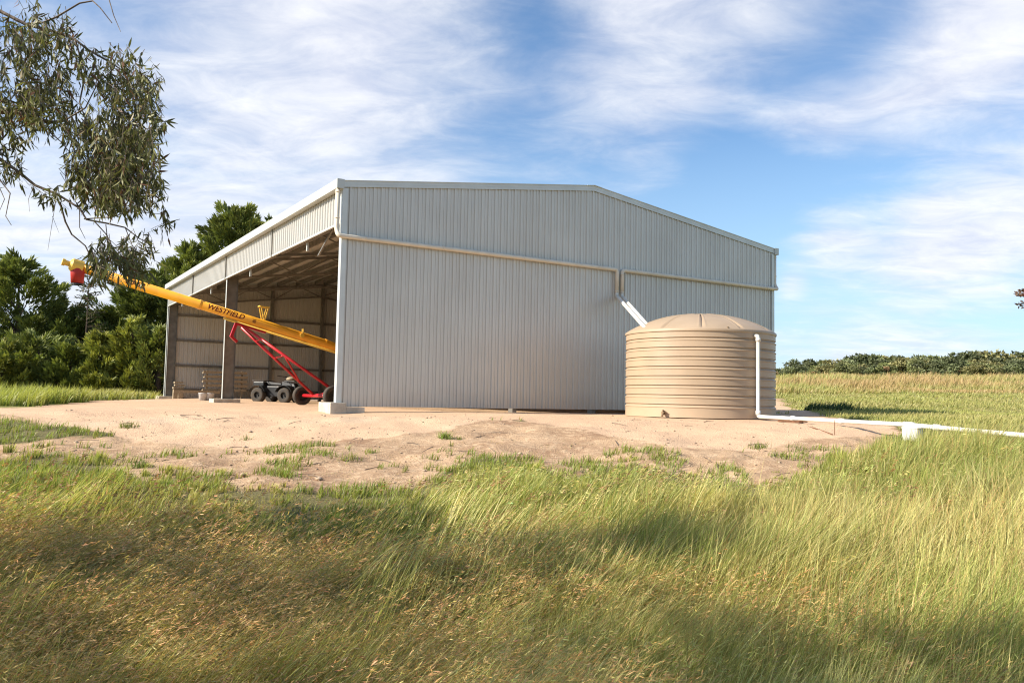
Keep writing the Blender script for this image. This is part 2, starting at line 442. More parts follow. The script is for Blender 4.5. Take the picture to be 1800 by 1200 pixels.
# girts
for z in (.12, 1.2, 2.35, 3.5):
    for b in (.06, LN-.05):
        MB().box(P(WD/2, b, z), (WD-.2, .07, .1), MU).build('girt', M_steel, shed)
    MB().box(P(WD-.06, LN/2, z), (.07, LN-.3, .1), MU).build('girt', M_steel, shed)
# roof trusses and purlins
for b in (.18, LN/4, LN/2, 3*LN/4, LN-.18):
    mb = MB(); n = 12
    top = lambda a: roofz(a)-.24; bot = lambda a: roofz(a)-.82
    mb.beam(P(.1, b, top(.1)), P(WD/2, b, top(WD/2)), .08, .08); mb.beam(P(WD/2, b, top(WD/2)), P(WD-.1, b, top(.1)), .08, .08)
    mb.beam(P(.1, b, bot(.1)), P(WD/2, b, bot(WD/2)), .08, .08); mb.beam(P(WD/2, b, bot(WD/2)), P(WD-.1, b, bot(.1)), .08, .08)
    for i in range(n):
        a0 = .2+(WD-.4)*i/n; a1 = .2+(WD-.4)*(i+1)/n
        if i % 2: mb.beam(P(a0, b, top(a0)), P(a1, b, bot(a1)), .04, .04)
        else: mb.beam(P(a0, b, bot(a0)), P(a1, b, top(a1)), .04, .04)
    mb.build('roof_truss', M_steel, shed)
for k in range(8):
    for s in (0, 1):
        a = .25+k*.93; a = a if s == 0 else WD-a
        MB().box(P(a, LN/2, roofz(a)-.1), (.06, LN-.1, .17), MU).build('purlin', M_steel, shed)
mb = MB(); n = 20
mb.box(P(.22, LN/2, 4.42), (.06, LN-.3, .08), MU); mb.box(P(.22, LN/2, 3.98), (.06, LN-.3, .08), MU)
for i in range(n):
    b0 = .2+(LN-.4)*i/n; b1 = .2+(LN-.4)*(i+1)/n
    if i % 2: mb.beam(P(.22, b0, 4.42), P(.22, b1, 3.98), .04, .04)
    else: mb.beam(P(.22, b0, 3.98), P(.22, b1, 4.42), .04, .04)
mb.build('eave_truss', M_steel, shed)
MB().beam(P(.2, .15, 3.3), P(.2, 1.2, 3.98), .04, .04).beam(P(.2, 2.25, 3.45), P(.2, 1.2, 3.98), .04, .04).build('knee_brace', M_steel, shed)
for b in (LN/8, LN*3/8, LN*5/8, LN*7/8):
    MB().box(P(.1, b, 3.74), (.05, .07, .22), MU).build('hanger_bracket', M_gutter, shed)
# footings
def footing(a0, a1, b0, b1, z1, z0=GZ-.15):
    mb = MB(); mb.box(P((a0+a1)/2, (b0+b1)/2, (z0+z1)/2), (a1-a0, b1-b0, z1-z0), MU)
    return mb
mb = footing(-.22, .15, -.2, .6, -.165, GZ-.3); mb.box(P(.37, .08, (-.262+GZ-.3)/2), (.44, .52, -.262+.3-GZ), MU)
mb.build('footing', M_conc, shed, bevel=.012)
footing(-.32, .55, LN/2-.35, LN/2+.35, -.2).build('footing', M_conc, shed, bevel=.012)
footing(-.32, .6, LN-.5, LN+.3, -.2).build('footing', M_conc, shed, bevel=.012)
footing(9.6, 10.6, -.1, .5, -.29).build('footing', M_conc, shed, bevel=.012)
footing(WD-.5, WD+.2, -.1, .5, -.3).build('footing', M_conc, shed, bevel=.012)
for b in (LN/4,): pass
# downpipes
rp = .052
def arcpts(pts, r=.09, n=4):
    out = [Vector(pts[0])]
    for i in range(1, len(pts)-1):
        p = Vector(pts[i]); a = (Vector(pts[i-1])-p); b = (Vector(pts[i+1])-p); la, lb = a.length, b.length
        rr = min(r, la*.45, lb*.45); a.normalize(); b.normalize()
        for k in range(n+1):
            t = k/n; out.append((p+a*rr)*(1-t)**2+p*2*t*(1-t)+(p+b*rr)*t*t)
    out.append(Vector(pts[-1])); return out
def clips(mb, pts, r):
    for p, d in pts:
        mb.tube([Vector(p)-Vector(d)*.015, Vector(p)+Vector(d)*.015], r*1.14, 12)
off = -.036-rp-.01; zp = 3.55; ta = 7.78
for k, (aa, a_end, a_dr) in enumerate(((-.135, 0, ta-.01), (WD+.115, 0, ta+.17))):
    pts = [P(aa, .02, ZE-.1), P(aa, .02, zp+.14), P(aa, off, zp+.0), P(a_dr, off, zp-.0), P(a_dr, off, zp-.62)]
    pp = arcpts(pts)
    mb = MB(); mb.tube(pp, rp, 14)
    clips(mb, [(P(aa, .02, z_), Z) for z_ in (ZE-.16, zp+.42)], rp)
    clips(mb, [(P(a_dr, off, zp-z_), Z) for z_ in (.12, .6)], rp)
    s0, s1 = sorted((aa, a_dr))
    clips(mb, [(P(s0+(s1-s0)*q, off, zp+.01*(1-q)), U) for q in (.08, .33, .62, .92)], rp)
    dp = mb.build('downpipe', M_pvc_beige, shed, smooth=True)
# slanting spouts into tank
TC = Vector((4.42, 19.75, -.34)); TR = 1.715
for k in (0, 1):
    a_dr = (ta-.01) if k == 0 else ta+.17
    s0 = P(a_dr, off, zp-.62); e = Vector((3.02+.11*k, 19.02+.02*k, 1.66))
    MB().tube(arcpts([s0+Z*.02, s0-Z*.1, e], .08), rp*.9, 14).build('tank_spout', M_pvc, shed, smooth=True)

# ------------------------------------------------------------------ tank
tank = empty('water_tank', TC, 'round beige corrugated rainwater tank with shallow domed lid standing before shed wall', 'water tank')
prof = [(TR+.03, 0), (TR+.03, .015)]
HB = 1.915
for k in range(8):
    zc = HB-.20-.2085*k
    prof += [(zc, k)]
pr = [(TR, 0.0)]
zs = sorted([HB-.175-.2085*k for k in range(8)])
for zc in zs:
    pr += [(TR, zc-.072), (TR+.013, zc-.062), (TR+.012, zc-.05), (TR-.024, zc-.010), (TR-.026, zc+.004), (TR+.004, zc+.012), (TR+.002, zc+.03)]
pr += [(TR, HB-.05), (TR+.01, HB-.03), (TR+.010, HB)]
mb = MB()
for q0, q1 in zip(pr, pr[1:]): mb.lathe([q0, q1], TC, 128)
mb.build('tank_wall', M_tank, tank, smooth=True)
HR = .47
def domez(r, ang=None): return HB+HR*(1-(r/(TR+.01))**2)**.85 if r < TR+.01 else HB
mb = MB(); n = 288; rr_ = [TR+.02, TR+.024, TR+.016]+[TR*q for q in (.985, .95, .9, .8, .7, .6, .5, .4, .3, .22, .2, .12, .04)]
vs = []; fs = []
for i, r in enumerate(rr_):
    for j in range(n):
        a = 2*math.pi*j/n
        zz = HB-.035 if i == 0 else (HB+.005 if i == 1 else HB+.02 if i == 2 else domez(r)+.015)
        if 3 < i < 14 and (j+9) % 24 in (0, 1): zz -= .035
        if 3 < i < 14 and (j+9) % 24 in (2, 23): zz += .012
        vs.append(TC+Vector((r*math.cos(a), r*math.sin(a), zz)))
for i in range(len(rr_)-1):
    for j in range(n): fs.append((i*n+j, i*n+(j+1) % n, (i+1)*n+(j+1) % n, (i+1)*n+j))
mb.add(vs, fs).build('lid', M_tank, tank, smooth=True)
# outlet valve low on the wall, small lid bolt
q = ray(1128, 726); vd = Vector((q.x, q.y, 0)).normalized()
ang = math.atan2(-.80, -.62)
o_ = TC+Vector((math.cos(ang), math.sin(ang), 0))*TR; od = Vector((math.cos(ang), math.sin(ang), 0)); ot = Vector((-od.y, od.x, 0))
mb = MB(); mb.tube([o_+Z*.1, o_+od*.12+Z*.1], .03, 12); mb.tube([o_+od*.04+Z*.1, o_+od*.07+Z*.1], .05, 8); mb.tube([o_+od*.1+Z*.1, o_+od*.13+Z*.02], .026, 10)
mb.box(o_+od*.09+Z*.155, (.02, .09, .014)); mb.tube([o_+od*.09+Z*.1, o_+od*.09+Z*.155], .012, 8)
mb.build('outlet_valve', M_brass, tank)
ang = rad(-82); o_ = TC+Vector((math.cos(ang), math.sin(ang), 0))*(TR-.02)
MB().tube([o_+Z*(HB), o_+Z*(HB+.06)], .022, 8).build('lid_bolt', M_brass, tank)

# overflow / drain pipe
po = empty('drain_pipe', at(1331, 730, 18.4), 'long white plastic pipe dropping down the tank and running along the ground rightwards', 'pipe')
ang = math.atan2(-1.59, .93); oo = TC+Vector((math.cos(ang), math.sin(ang), 0))*TR
od = Vector((math.cos(ang), math.sin(ang), 0))
v0 = oo+Z*1.80; out = .11
pv = oo+od*out
gp = [Vector((pv.x, pv.y, -.27)), at(1590, 746, 14.55), at(1800, 765, 12.55), at(2150, 793, 10.6), at(2700, 840, 8.7)]
gp[4].z = hz(gp[4].x, gp[4].y)+.05; gp[3].z = hz(gp[3].x, gp[3].y)+.12
pts = [v0, pv+Z*1.80, Vector((pv.x, pv.y, -.27)), gp[1], gp[2]]
pl = arcpts([v0, pv+Z*(1.80)-Z*0, Vector((pv.x, pv.y, -.285))], .06)
# pv.z is tank base
pl = arcpts([v0, Vector((pv.x, pv.y, v0.z)), Vector((pv.x, pv.y, -.285))]+gp[1:], .07)
MB().tube(pl, .040, 14).build('pipe_run', M_pvc, po, smooth=True)
d1 = (gp[1]-Vector((pv.x, pv.y, -.285))).normalized()
class CP:
    def tube(s, p, r, n): MB().tube(p, r, n).build('pipe_coupling', M_pvc, po, smooth=True)
mb = CP()
for t_ in (.28, .62): 
    c_ = Vector((pv.x, pv.y, -.285)).lerp(gp[1], t_); mb.tube([c_-d1*.05, c_+d1*.05], .054, 14)
mb.tube([Vector((pv.x, pv.y, -.25)), Vector((pv.x, pv.y, -.16))], .054, 14); mb.tube([Vector((pv.x, pv.y, v0.z-.05)), Vector((pv.x, pv.y, v0.z-.12))], .054, 14)
c_ = gp[1].lerp(gp[2], .3); d2 = (gp[2]-gp[1]).normalized(); mb.tube([c_-d2*.06, c_+d2*.06], .055, 14)
c_ = gp[1].lerp(gp[2], .04); mb.tube([c_-d2*.1, c_+d2*.1], .055, 14)
# white box under the pipe
bc = at(1604, 762, 14.35); bxr = Matrix.Rotation(rad(-38), 3, 'Z')
wb = empty('pit_box', (bc.x, bc.y, bc.z-.12), 'small white plastic pit box hanging under the white ground pipe', 'box')
mb = MB(); hw, hd = .15, .13
vs = []
for zz, k in ((-.13, .90), (-.11, .96), (.085, 1.0)):
    for (sx, sy) in ((-1, -.6), (-.7, -1), (.7, -1), (1, -.6), (1, .6), (.7, 1), (-.7, 1), (-1, .6)):
        vs.append(bc+bxr @ Vector((sx*hw*k, sy*hd*k, zz)))
fs = [(j, (j+1) % 8, 8+(j+1) % 8, 8+j) for j in range(8)]+[(8+j, 8+(j+1) % 8, 16+(j+1) % 8, 16+j) for j in range(8)]+[tuple(range(8))[::-1], tuple(range(16, 24))]
M_boxp = pmat('box_plastic', (.55, .55, .53), .4, 0, .06, 5)
mb.add(vs, fs).build('box_body', M_boxp, wb, bevel=.008)
mb = MB(); vs = []
for zz, k in ((.086, 1.05), (.105, 1.05), (.12, .95)):
    for (sx, sy) in ((-1, -.6), (-.7, -1), (.7, -1), (1, -.6), (1, .6), (.7, 1), (-.7, 1), (-1, .6)):
        vs.append(bc+bxr @ Vector((sx*hw*k, sy*hd*k, zz)))
mb.add(vs, fs).build('box_lid', M_boxp, wb, bevel=.005)
pm = gp[1].lerp(gp[2], .04)
MB().tube([bc+Z*.12, Vector((bc.x+(pm.x-bc.x)*.6, bc.y+(pm.y-bc.y)*.6, pm.z))], .04, 12).build('box_inlet', M_pvc, wb, smooth=True)

# stake, rod, strap on the gravel
p0 = at(1467, 760, 14.6); p0.z = hz(p0.x, p0.y)
tag(MB().tube([p0, p0+Z*.27+Vector((.005, 0, 0))], .006, 6).build('stake', M_rust, None, p0), 'thin rusty rod standing upright in the gravel before the white pipe', 'stake')
a_ = at(1368, 740, 17.2); b_ = at(1411, 741, 16.9); a_.z = hz(a_.x, a_.y)+.02; b_.z = hz(b_.x, b_.y)+.02
tag(MB().beam(a_, b_, .09, .02).box(b_+Z*.02, (.16, .1, .03)).beam(a_+Z*.018, b_+Z*.018, .03, .02).build('steel_strap', M_rust, None, a_), 'flat rusty steel strip lying on gravel right of the tank', 'steel strip')
c_ = at(1463, 760, 14.6); c_.z = hz(c_.x, c_.y)+.012
b2 = at(1404, 742, 16.5); b2.z = hz(b2.x, b2.y)+.012
mid = (b2+c_)/2; mid.z = hz(mid.x, mid.y)+.014
tag(MB().tube([b2, mid, c_], .011, 6).build('iron_rod', M_rust, None, b2), 'long dark rod lying on gravel between steel strip and upright stake', 'rod')

# ------------------------------------------------------------------ grain auger
tip = at(158, 475, 24.0); low = at(590, 609.5, 28.4)
dA = (low-tip).normalized(); LT = 15.6
aug = empty('grain_auger', Vector((tip.x, tip.y, GZ)) + Vector((dA.x, dA.y, 0))*8, 'yellow grain auger on red wheeled frame poking out of the shed', 'grain auger')
TR_ = .140
foot = tip+dA*LT
MB().tube([tip-dA*.3, foot], TR_, 48).build('auger_tube', M_yel, aug, smooth=False)
for o in (aug.children[-1],): o.data.polygons.foreach_set('use_smooth', [len(p.vertices) == 4 for p in o.data.polygons])
sx = dA.cross(Z).normalized(); up = sx.cross(dA).normalized()      # sx: horizontal, perpendicular
if sx.y > 0: sx = -sx; 
# sx points towards the camera side
for t_ in (3.2, 7.45, 10.3): MB().tube([tip+dA*(t_-.04), tip+dA*(t_+.04)], TR_+.014, 24).build('tube_flange', M_yel, aug)
# drive shaft / track below the tube
s_ = 4.0
MB().tube([tip+dA*s_-up*(TR_+.045), foot-up*(TR_+.045)], .04, 12).build('track_tube', M_yel2, aug, smooth=True)
for t_ in np.arange(s_+.1, 14, 1.3): MB().box(tip+dA*float(t_)-up*(TR_+.03), (.04, .04, .10)).build('track_bracket', M_yel, aug)
# head: drum, gearbox knob, spout
hd = tip-dA*.3
mb = MB(); mb.tube([hd+dA*.1, hd-dA*.18], [.20, .19], 20); mb.tube([hd-dA*.18, hd-dA*.24], [.19, .13], 20); mb.tube([hd-dA*.24, hd-dA*.42], .075, 14); mb.tube([hd-dA*.36, hd-dA*.44], .10, 8)
mb.build('head_housing', M_yel2, aug)
sp = hd-dA*.02
mb = MB(); mb.lathe([(.185, -.02), (.19, -.12), (.165, -.44), (.15, -.44), (.17, -.12)], sp-Z*.04, 20); mb.build('discharge_spout', M_redsp, aug, smooth=True)
MB().lathe([(.0, -.45), (.165, -.452), (.168, -.485), (.155, -.49), (.15, -.455)], sp-Z*.04, 20).build('spout_rim', M_blk, aug)
# stand on top of the tube
ft = (at(469, 566, 26.6)-tip).dot(dA); bs = tip+dA*ft+up*TR_
mb = MB()
for k in (-1, 1):
    mb.beam(bs+dA*.02*k+sx*.1, bs+dA*(.12*k)+sx*.1+Z*.40, .03, .03); mb.beam(bs+dA*.02*k-sx*.1, bs+dA*(.12*k)-sx*.1+Z*.40, .03, .03)
mb.beam(bs-dA*.16+sx*.1+Z*.38, bs+dA*.16+sx*.1+Z*.44, .035, .035); mb.beam(bs-dA*.16-sx*.1+Z*.38, bs+dA*.16-sx*.1+Z*.44, .035, .035)
mb.beam(bs-dA*.15-sx*.1+Z*.4, bs-dA*.15+sx*.1+Z*.4, .03, .03)
mb.build('belt_stand', M_yel2, aug)
ft2 = (at(531, 590, 27.5)-tip).dot(dA); b2_ = tip+dA*ft2+sx*TR_
MB().tube([b2_, b2_+sx*.1], .07, 12).box(b2_+sx*.03+up*.12, (.06, .06, .2)).build('clamp_knob', M_yel2, aug)
# undercarriage
gA = Vector((dA.x, dA.y, 0)).normalized(); axd = Vector((-gA.y, gA.x, 0))
if axd.y > 0: axd = -axd                                    # towards the camera
WR = .32
wf = at(531, 695, 28.2); wf.z = GZ+WR; wn = wf+axd*2.55
mb = MB(); mb.tube([wf+axd*.12, wn-axd*.12], .055, 14); mb.build('axle', M_red, aug, smooth=True)
def wheel(c, ax, R, w, parent, rimr=.55):
    # frame: local z along ax
    zax = Vector(ax).normalized(); xa = zax.cross(Z).normalized(); ya = zax.cross(xa); M = Matrix((xa, ya, zax)).transposed()
    r0 = R*rimr
    t = MB().lathe([(r0, -w*.42), (R*.8, -w*.5), (R*.95, -w*.42), (R, -w*.2), (R, w*.2), (R*.95, w*.42), (R*.8, w*.5), (r0, w*.42), (r0*.98, 0), (r0, -w*.42)], c, 36, M).build('tyre', M_rub, parent, smooth=True)
    m_ = MB().lathe([(r0, -w*.38), (r0*.9, -w*.38), (r0*.85, -w*.15), (.0, -w*.12)], c, 24, M).lathe([(.0, w*.12), (r0*.85, w*.15), (r0*.9, w*.38), (r0, w*.38)], c, 24, M)
    m_.tube([Vector(c)-zax*w*.3, Vector(c)+zax*w*.3], r0*.22, 10)
    m_.build('rim', M_rim, t)
    return t
wheel(wf, axd, WR, .2, aug); wheel(wn, axd, WR, .2, aug)
apex_t = (at(438, 575, 26)-tip).dot(dA)
ap = tip+dA*apex_t-up*(TR_+.14)
mid_ax = wf.lerp(wn, .5)
mb = MB()
e1 = wf.lerp(wn, .40)+Z*.02; e2 = wn+axd*-.2+Z*.25
ap1 = ap+axd*-.12; ap2 = ap+axd*.12
mb.tube([ap1, e1], .045, 12); mb.tube([ap2, e2], .045, 12)
e3 = wf+axd*.5
i1 = ap1.lerp(e1, .45); i2 = ap2.lerp(e2, .47); mb.tube([i1, i2], .03, 10); mb.tube([i2, ap1.lerp(e1, .8)], .03, 10)
i3 = ap1.lerp(e1, .2); mb.tube([i3, ap2.lerp(e2, .2)], .03, 10)
mb.build('lift_arm', M_red, aug, smooth=True)
mb = MB(); mb.tube([e1, wn-axd*.12+Z*.12], .03, 10); mb.tube([e1, wf+axd*.12+Z*.03], .03, 10); mb.tube([e2, wn-axd*.15], .035, 10)
mb.build('frame_brace', M_red, aug, smooth=True)
# rear arms to the low end
bk = tip+dA*13.2-up*TR_
mb = MB(); mb.tube([bk, wn-axd*.2], .04, 10); mb.tube([bk, wf+axd*.2], .04, 10); mb.build('rear_arm', M_red, aug, smooth=True)
# head of the lift arm: track shoe and hanging latch
mb = MB(); mb.beam(ap-dA*.25+up*.04, ap+dA*.75+up*.04, .12, .06, up); mb.beam(ap-dA*.22+up*.06, ap-dA*.36-Z*.42, .09, .09); mb.beam(ap-dA*.36-Z*.40, ap-dA*.16-Z*.52, .08, .08)
mb.build('track_shoe', M_red, aug)
# intake
mb = MB(); mb.tube([foot, foot+dA*.6], .05, 10)
for k in range(6):
    a_ = k*math.pi/3; mb.tube([foot+(sx*math.cos(a_)+up*math.sin(a_))*.15, foot+dA*.6+(sx*math.cos(a_)+up*math.sin(a_))*.15], .01, 6)
mb.build('intake_cage', M_yel, aug)
# lettering wrapped on the side of the tube
def lettering(txt, centre_t, size, name, ht=0.0, shear=.25, spacing=1.0):
    cu = bpy.data.curves.new('lettering', 'FONT'); cu.body = txt; cu.size = size; cu.align_x = 'CENTER'; cu.align_y = 'CENTER'
    cu.shear = shear; cu.offset = .006; cu.space_character = spacing; cu.resolution_u = 3
    to = bpy.data.objects.new('tmp', cu); C.objects.link(to)
    bpy.context.view_layer.update()
    me = bpy.data.meshes.new_from_object(to.evaluated_get(bpy.context.evaluated_depsgraph_get()))
    bpy.data.objects.remove(to)
    vs = np.zeros(len(me.vertices)*3); me.vertices.foreach_get('co', vs); vs = vs.reshape(-1, 3)
    bm = bmesh.new(); bm.from_mesh(me); bpy.data.meshes.remove(me)
    for k in range(-6, 7):
        bmesh.ops.bisect_plane(bm, geom=bm.verts[:]+bm.edges[:]+bm.faces[:], plane_co=(0, k*.018-ht, 0), plane_no=(0, 1, 0))
    me = bpy.data.meshes.new('lettering'); bm.to_mesh(me); bm.free()
    vs = np.zeros(len(me.vertices)*3); me.vertices.foreach_get('co', vs); vs = vs.reshape(-1, 3)
    out = []; R_ = TR_+.005
    for x, y, _ in vs:
        a = (y+ht)/R_
        p = tip+dA*(centre_t+x)+(sx*math.cos(a)+up*math.sin(a))*R_
        out.append(p)
    mb = MB(); mb.add(out, [tuple(p.vertices) for p in me.polygons]); 
    return mb.build(name, M_letter, aug)
ctr = (at(404, 553, 25.9)-tip).dot(dA)
lettering('WESTFIELD', ctr-.06, .235, 'lettering', .005)
mb = MB(); q_ = ctr+.86
for k in np.arange(-1, 1.1, .5):
    k = float(k)
    mb.add([tip+dA*(q_+dx)+(sx*math.cos(y_/TR_)+up*math.sin(y_/TR_))*(TR_+.006) for dx, y_ in ((-.06+.02*abs(k), -.065+.045*(k+1)), (.06, -.065+.045*(k+1)), (.075, -.051+.045*(k+1)), (-.045+.02*abs(k), -.051+.045*(k+1)))], [(0, 1, 2, 3)])
mb.build('emblem', M_letter, aug)
c53 = (at(238, 503, 24.4)-tip).dot(dA)
lettering('80-53', c53, .235, 'lettering', .0)

# ------------------------------------------------------------------ quad bike
qp = at(489, 700, 33.0); qp.z = GZ
quad = empty('quad_bike', qp, 'black quad bike parked inside the shed behind the auger wheel', 'quad bike')
qd = Vector((.93, -.36, 0)).normalized(); qs = Vector((-qd.y, qd.x, 0)); MQ = Matrix((qd, qs, Z)).transposed()
def QP(x, y, z): return qp+qd*x+qs*y+Z*z
for x in (-.62, .62):
    for y in (-.42, .42): wheel(QP(x, y, .3), qs, .30, .24, quad, .45)
mb = MB(); mb.box(QP(0, 0, .45), (1.5, .5, .42), MQ); mb.box(QP(-.7, 0, .74), (.5, .7, .16), MQ); mb.hexa([QP(.25, -.2, .5), QP(.95, -.16, .5), QP(.95, .16, .5), QP(.25, .2, .5), QP(.25, -.14, .85), QP(.8, -.1, .78), QP(.8, .1, .78), QP(.25, .14, .85)])
mb.build('body', M_blk, quad, bevel=.03)
for x in (-.62, .62):
    k = 8
    for y in (-1, 1):
        mb = MB()
        pts = [QP(x+math.cos(a)*.4, 0, .3+math.sin(a)*.38) for a in np.linspace(rad(20), rad(160), k)]
        for i in range(k-1):
            mb.hexa([pts[i]+qs*y*.2, pts[i+1]+qs*y*.2, pts[i+1]+qs*y*.56, pts[i]+qs*y*.56]+[p+Z*.02 for p in (pts[i]+qs*y*.2, pts[i+1]+qs*y*.2, pts[i+1]+qs*y*.56, pts[i]+qs*y*.56)])
        mb.build('mudguard', M_blk, quad)
MB().hexa([QP(-.5, -.15, .7), QP(.22, -.12, .7), QP(.22, .12, .7), QP(-.5, .15, .7), QP(-.5, -.13, .84), QP(.2, -.1, .78), QP(.2, .1, .78), QP(-.5, .13, .84)]).build('seat', M_blk, quad, bevel=.03)
mb = MB(); mb.tube([QP(.42, 0, .8), QP(.32, 0, 1.02)], .03, 8); mb.tube([QP(.2, -.38, 1.06), QP(.33, -.12, 1.03), QP(.33, .12, 1.03), QP(.2, .38, 1.06)], .016, 8)
mb.build('handlebar', M_blk, quad)
for x0, x1 in ((.5, .98), (-1.0, -.45)):
    mb = MB()
    for y in (-.35, 0, .35): mb.tube([QP(x0, y, .86), QP(x1, y, .86)], .012, 6)
    for x in np.linspace(x0, x1, 4): mb.tube([QP(float(x), -.35, .86), QP(float(x), .35, .86)], .012, 6)
    for y in (-.25, .25): mb.tube([QP((x0+x1)/2, y, .86), QP((x0+x1)/2, y*.7, .6)], .012, 6)
    mb.build('cargo_rack', M_blk, quad)
tb = QP(.62, -.05, .87)
sk = empty('feed_sack', tb, 'small pale sack resting on rack of the quad bike', 'sack')
mb = MB(); mb.lathe([(0, 0), (.16, .01), (.2, .06), (.17, .13), (.06, .16), (0, .16)], tb, 16); mb.build('sack_body', M_wood, sk, smooth=True)
# -------- things by the far wall
def onpad(px, b_from_wall):   # point on the floor in front of far gable at image column px
    r = ray(px, 690).x; bb = LN-b_from_wall
    # A.x+U.x*a+V.x*bb = r*(A.y+U.y*a+V.y*bb)
    a = (r*(A.y+V_.y*bb)-(A.x+V_.x*bb))/(U.x-r*U.y); return a, bb
a, b = onpad(356, 1.6); 
def bucket(pos, label):
    e = empty('bucket', pos, label, 'bucket', 'buckets inside the shed')
    MB().lathe([(0, 0), (.13, 0), (.155, .30), (.165, .31), (.165, .34), (.15, .34), (.125, .02), (0, .02)], pos, 28).build('bucket_body', M_bucket, e, smooth=True)
    MB().tube([Vector(pos)+Vector((math.cos(t)*.165, -.02, .3-math.sin(t)*.12)) for t in np.linspace(0, math.pi, 9)], .006, 6).build('bucket_handle', M_steel, e)
a, b = onpad(357, 8.2); bucket(P(a, b, GZ), 'left of two pale buckets on the floor beside the middle post')
a, b = onpad(369, 8.2); bucket(P(a, b, GZ), 'right of two pale buckets on the floor beside the middle post')
# leaning rack of slats
a0, b = onpad(355, .9); a1, _ = onpad(432, .9)
ls = empty('slat_stack', P((a0+a1)/2, b, GZ), 'pale stack of long steel sections against the far wall behind middle post', 'stack')
for k in range(5): MB().box(P((a0+a1)/2+.05*(k % 2), b, GZ+.45+k*.2), ((a1-a0), .25, .05), MU).box(P((a0+a1)/2+.05*(k % 2), b-.1, GZ+.50+k*.2), ((a1-a0), .04, .07), MU).build('section', M_wood, ls)
for q in (.1, .9): MB().box(P(a0+(a1-a0)*q, b+.02, GZ+.68), (.06, .1, 1.36), MU).build('stand', M_wood, ls)
a0, b = onpad(303, .7); a1, _ = onpad(322, .7)
ts = empty('timber_stack', P((a0+a1)/2, b, GZ), 'short pile of sawn timber by the far corner post inside the shed', 'timber')
for k in range(3): MB().box(P((a0+a1)/2+.04*(k % 2), b-.06, .18+k*.12), ((a1-a0)*(1-.1*k), .3, .07), MU).build('plank', M_wood, ts)
MB().box(P((a0+a1)/2, b-.02, (GZ+.12)/2), ((a1-a0)*.9, .2, .12-GZ), MU).build('bearer', M_wood, ts)
a0, b = onpad(303, .9); a1, _ = onpad(384, .9)
tag(MB().box(P((a0+a1)/2, b-.25, .02), (a1-a0, .08, .12), MU).box(P(a0+.3, b-.25, (GZ-.04)/2), (.2, .1, -.04-GZ), MU).box(P(a1-.5, b-.25, (GZ-.04)/2), (.2, .1, -.04-GZ), MU).build('long_beam', M_wood, None, P((a0+a1)/2, b, GZ)), 'long timber beam lying on blocks along the far wall of shed', 'beam')

# ------------------------------------------------------------------ vegetation
def blades(pos, hgt, wid, lean, laz, colb, colt, seg=3, face=None, droop=.25):
    """pos (n,3) hgt (n) wid (n) lean (n) laz lean azimuth; returns V, faces, col"""
    n = len(pos); ts = np.linspace(0, 1, seg+1)
    lx = np.cos(laz)*lean; ly = np.sin(laz)*lean
    fa = RNG.uniform(0, math.pi, n) if face is None else face
    wx = np.cos(fa)*wid/2; wy = np.sin(fa)*wid/2
    Vs = []; Cs = []
    for k, t in enumerate(ts):
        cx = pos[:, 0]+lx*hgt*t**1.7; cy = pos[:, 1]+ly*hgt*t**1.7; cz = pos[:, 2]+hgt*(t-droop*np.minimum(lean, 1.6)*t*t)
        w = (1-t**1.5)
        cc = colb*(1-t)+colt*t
        if k < seg:
            Vs += [np.stack([cx-wx*w, cy-wy*w, cz], -1), np.stack([cx+wx*w, cy+wy*w, cz], -1)]; Cs += [cc, cc]
        else: Vs += [np.stack([cx, cy, cz], -1)]; Cs += [cc]
    m_ = len(Vs); V = np.stack(Vs, 1).reshape(-1, 3); Co = np.stack(Cs, 1).reshape(-1, 3)
    b = (np.arange(n)*m_)[:, None]
    fs = [b+np.array([[2*k, 2*k+1, 2*k+3, 2*k+2]]) for k in range(seg-1)]
    tri = b+np.array([[2*seg-2, 2*seg-1, 2*seg]])
    return V, [np.concatenate(fs), tri], Co
def merge(parts):
    V = []; Q4 = []; T3 = []; Co = []; o = 0
    for v, fs, c in parts:
        V.append(v); Co.append(c)
        for f in fs: (Q4 if f.shape[1] == 4 else T3).append(f+o)
        o += len(v)
    F_ = []
    if Q4: F_.append(np.concatenate(Q4))
    if T3: F_.append(np.concatenate(T3))
    return np.concatenate(V), F_, np.concatenate(Co)
def jit(col, n, a=.25, hue=.12):
    c = np.array(col)[None, :]*(1+RNG.normal(0, a, (n, 1)))*(1+RNG.normal(0, hue, (n, 3)))
    return np.clip(c, .004, .85)
# table: image row -> depth along the ground (author-time sampling of the slope)
yy_ = np.linspace(2.2, 60, 3000); _, pyy = proj(np.stack([yy_*0, yy_, h0(yy_*0, yy_)], -1))
def sample_ground(n, px0, px1, py0, py1):
    """points on the ground spread evenly in the picture's rows/columns"""
    px = RNG.uniform(px0, px1, n); py = RNG.uniform(py0, py1, n)
    Y = np.interp(-(py-.0198*(px-900)), -pyy[::-1][::-1] if False else -pyy, yy_)
    dx = (Rn @ np.stack([(px-900)/F, -(py-600)/F, -np.ones(n)]))
    X = dx[0]/dx[1]*Y
    return X, Y, px, py
GA = {}
def lerpc(a, b, t): return np.array(a)[None, :]*(1-t[:, None])+np.array(b)[None, :]*t[:, None]
GREEN = (.27, .35, .07); GREEN_D = (.17, .19, .045); YEL = (.54, .48, .18); TAN = (.72, .43, .19); RED = (.34, .18, .09)

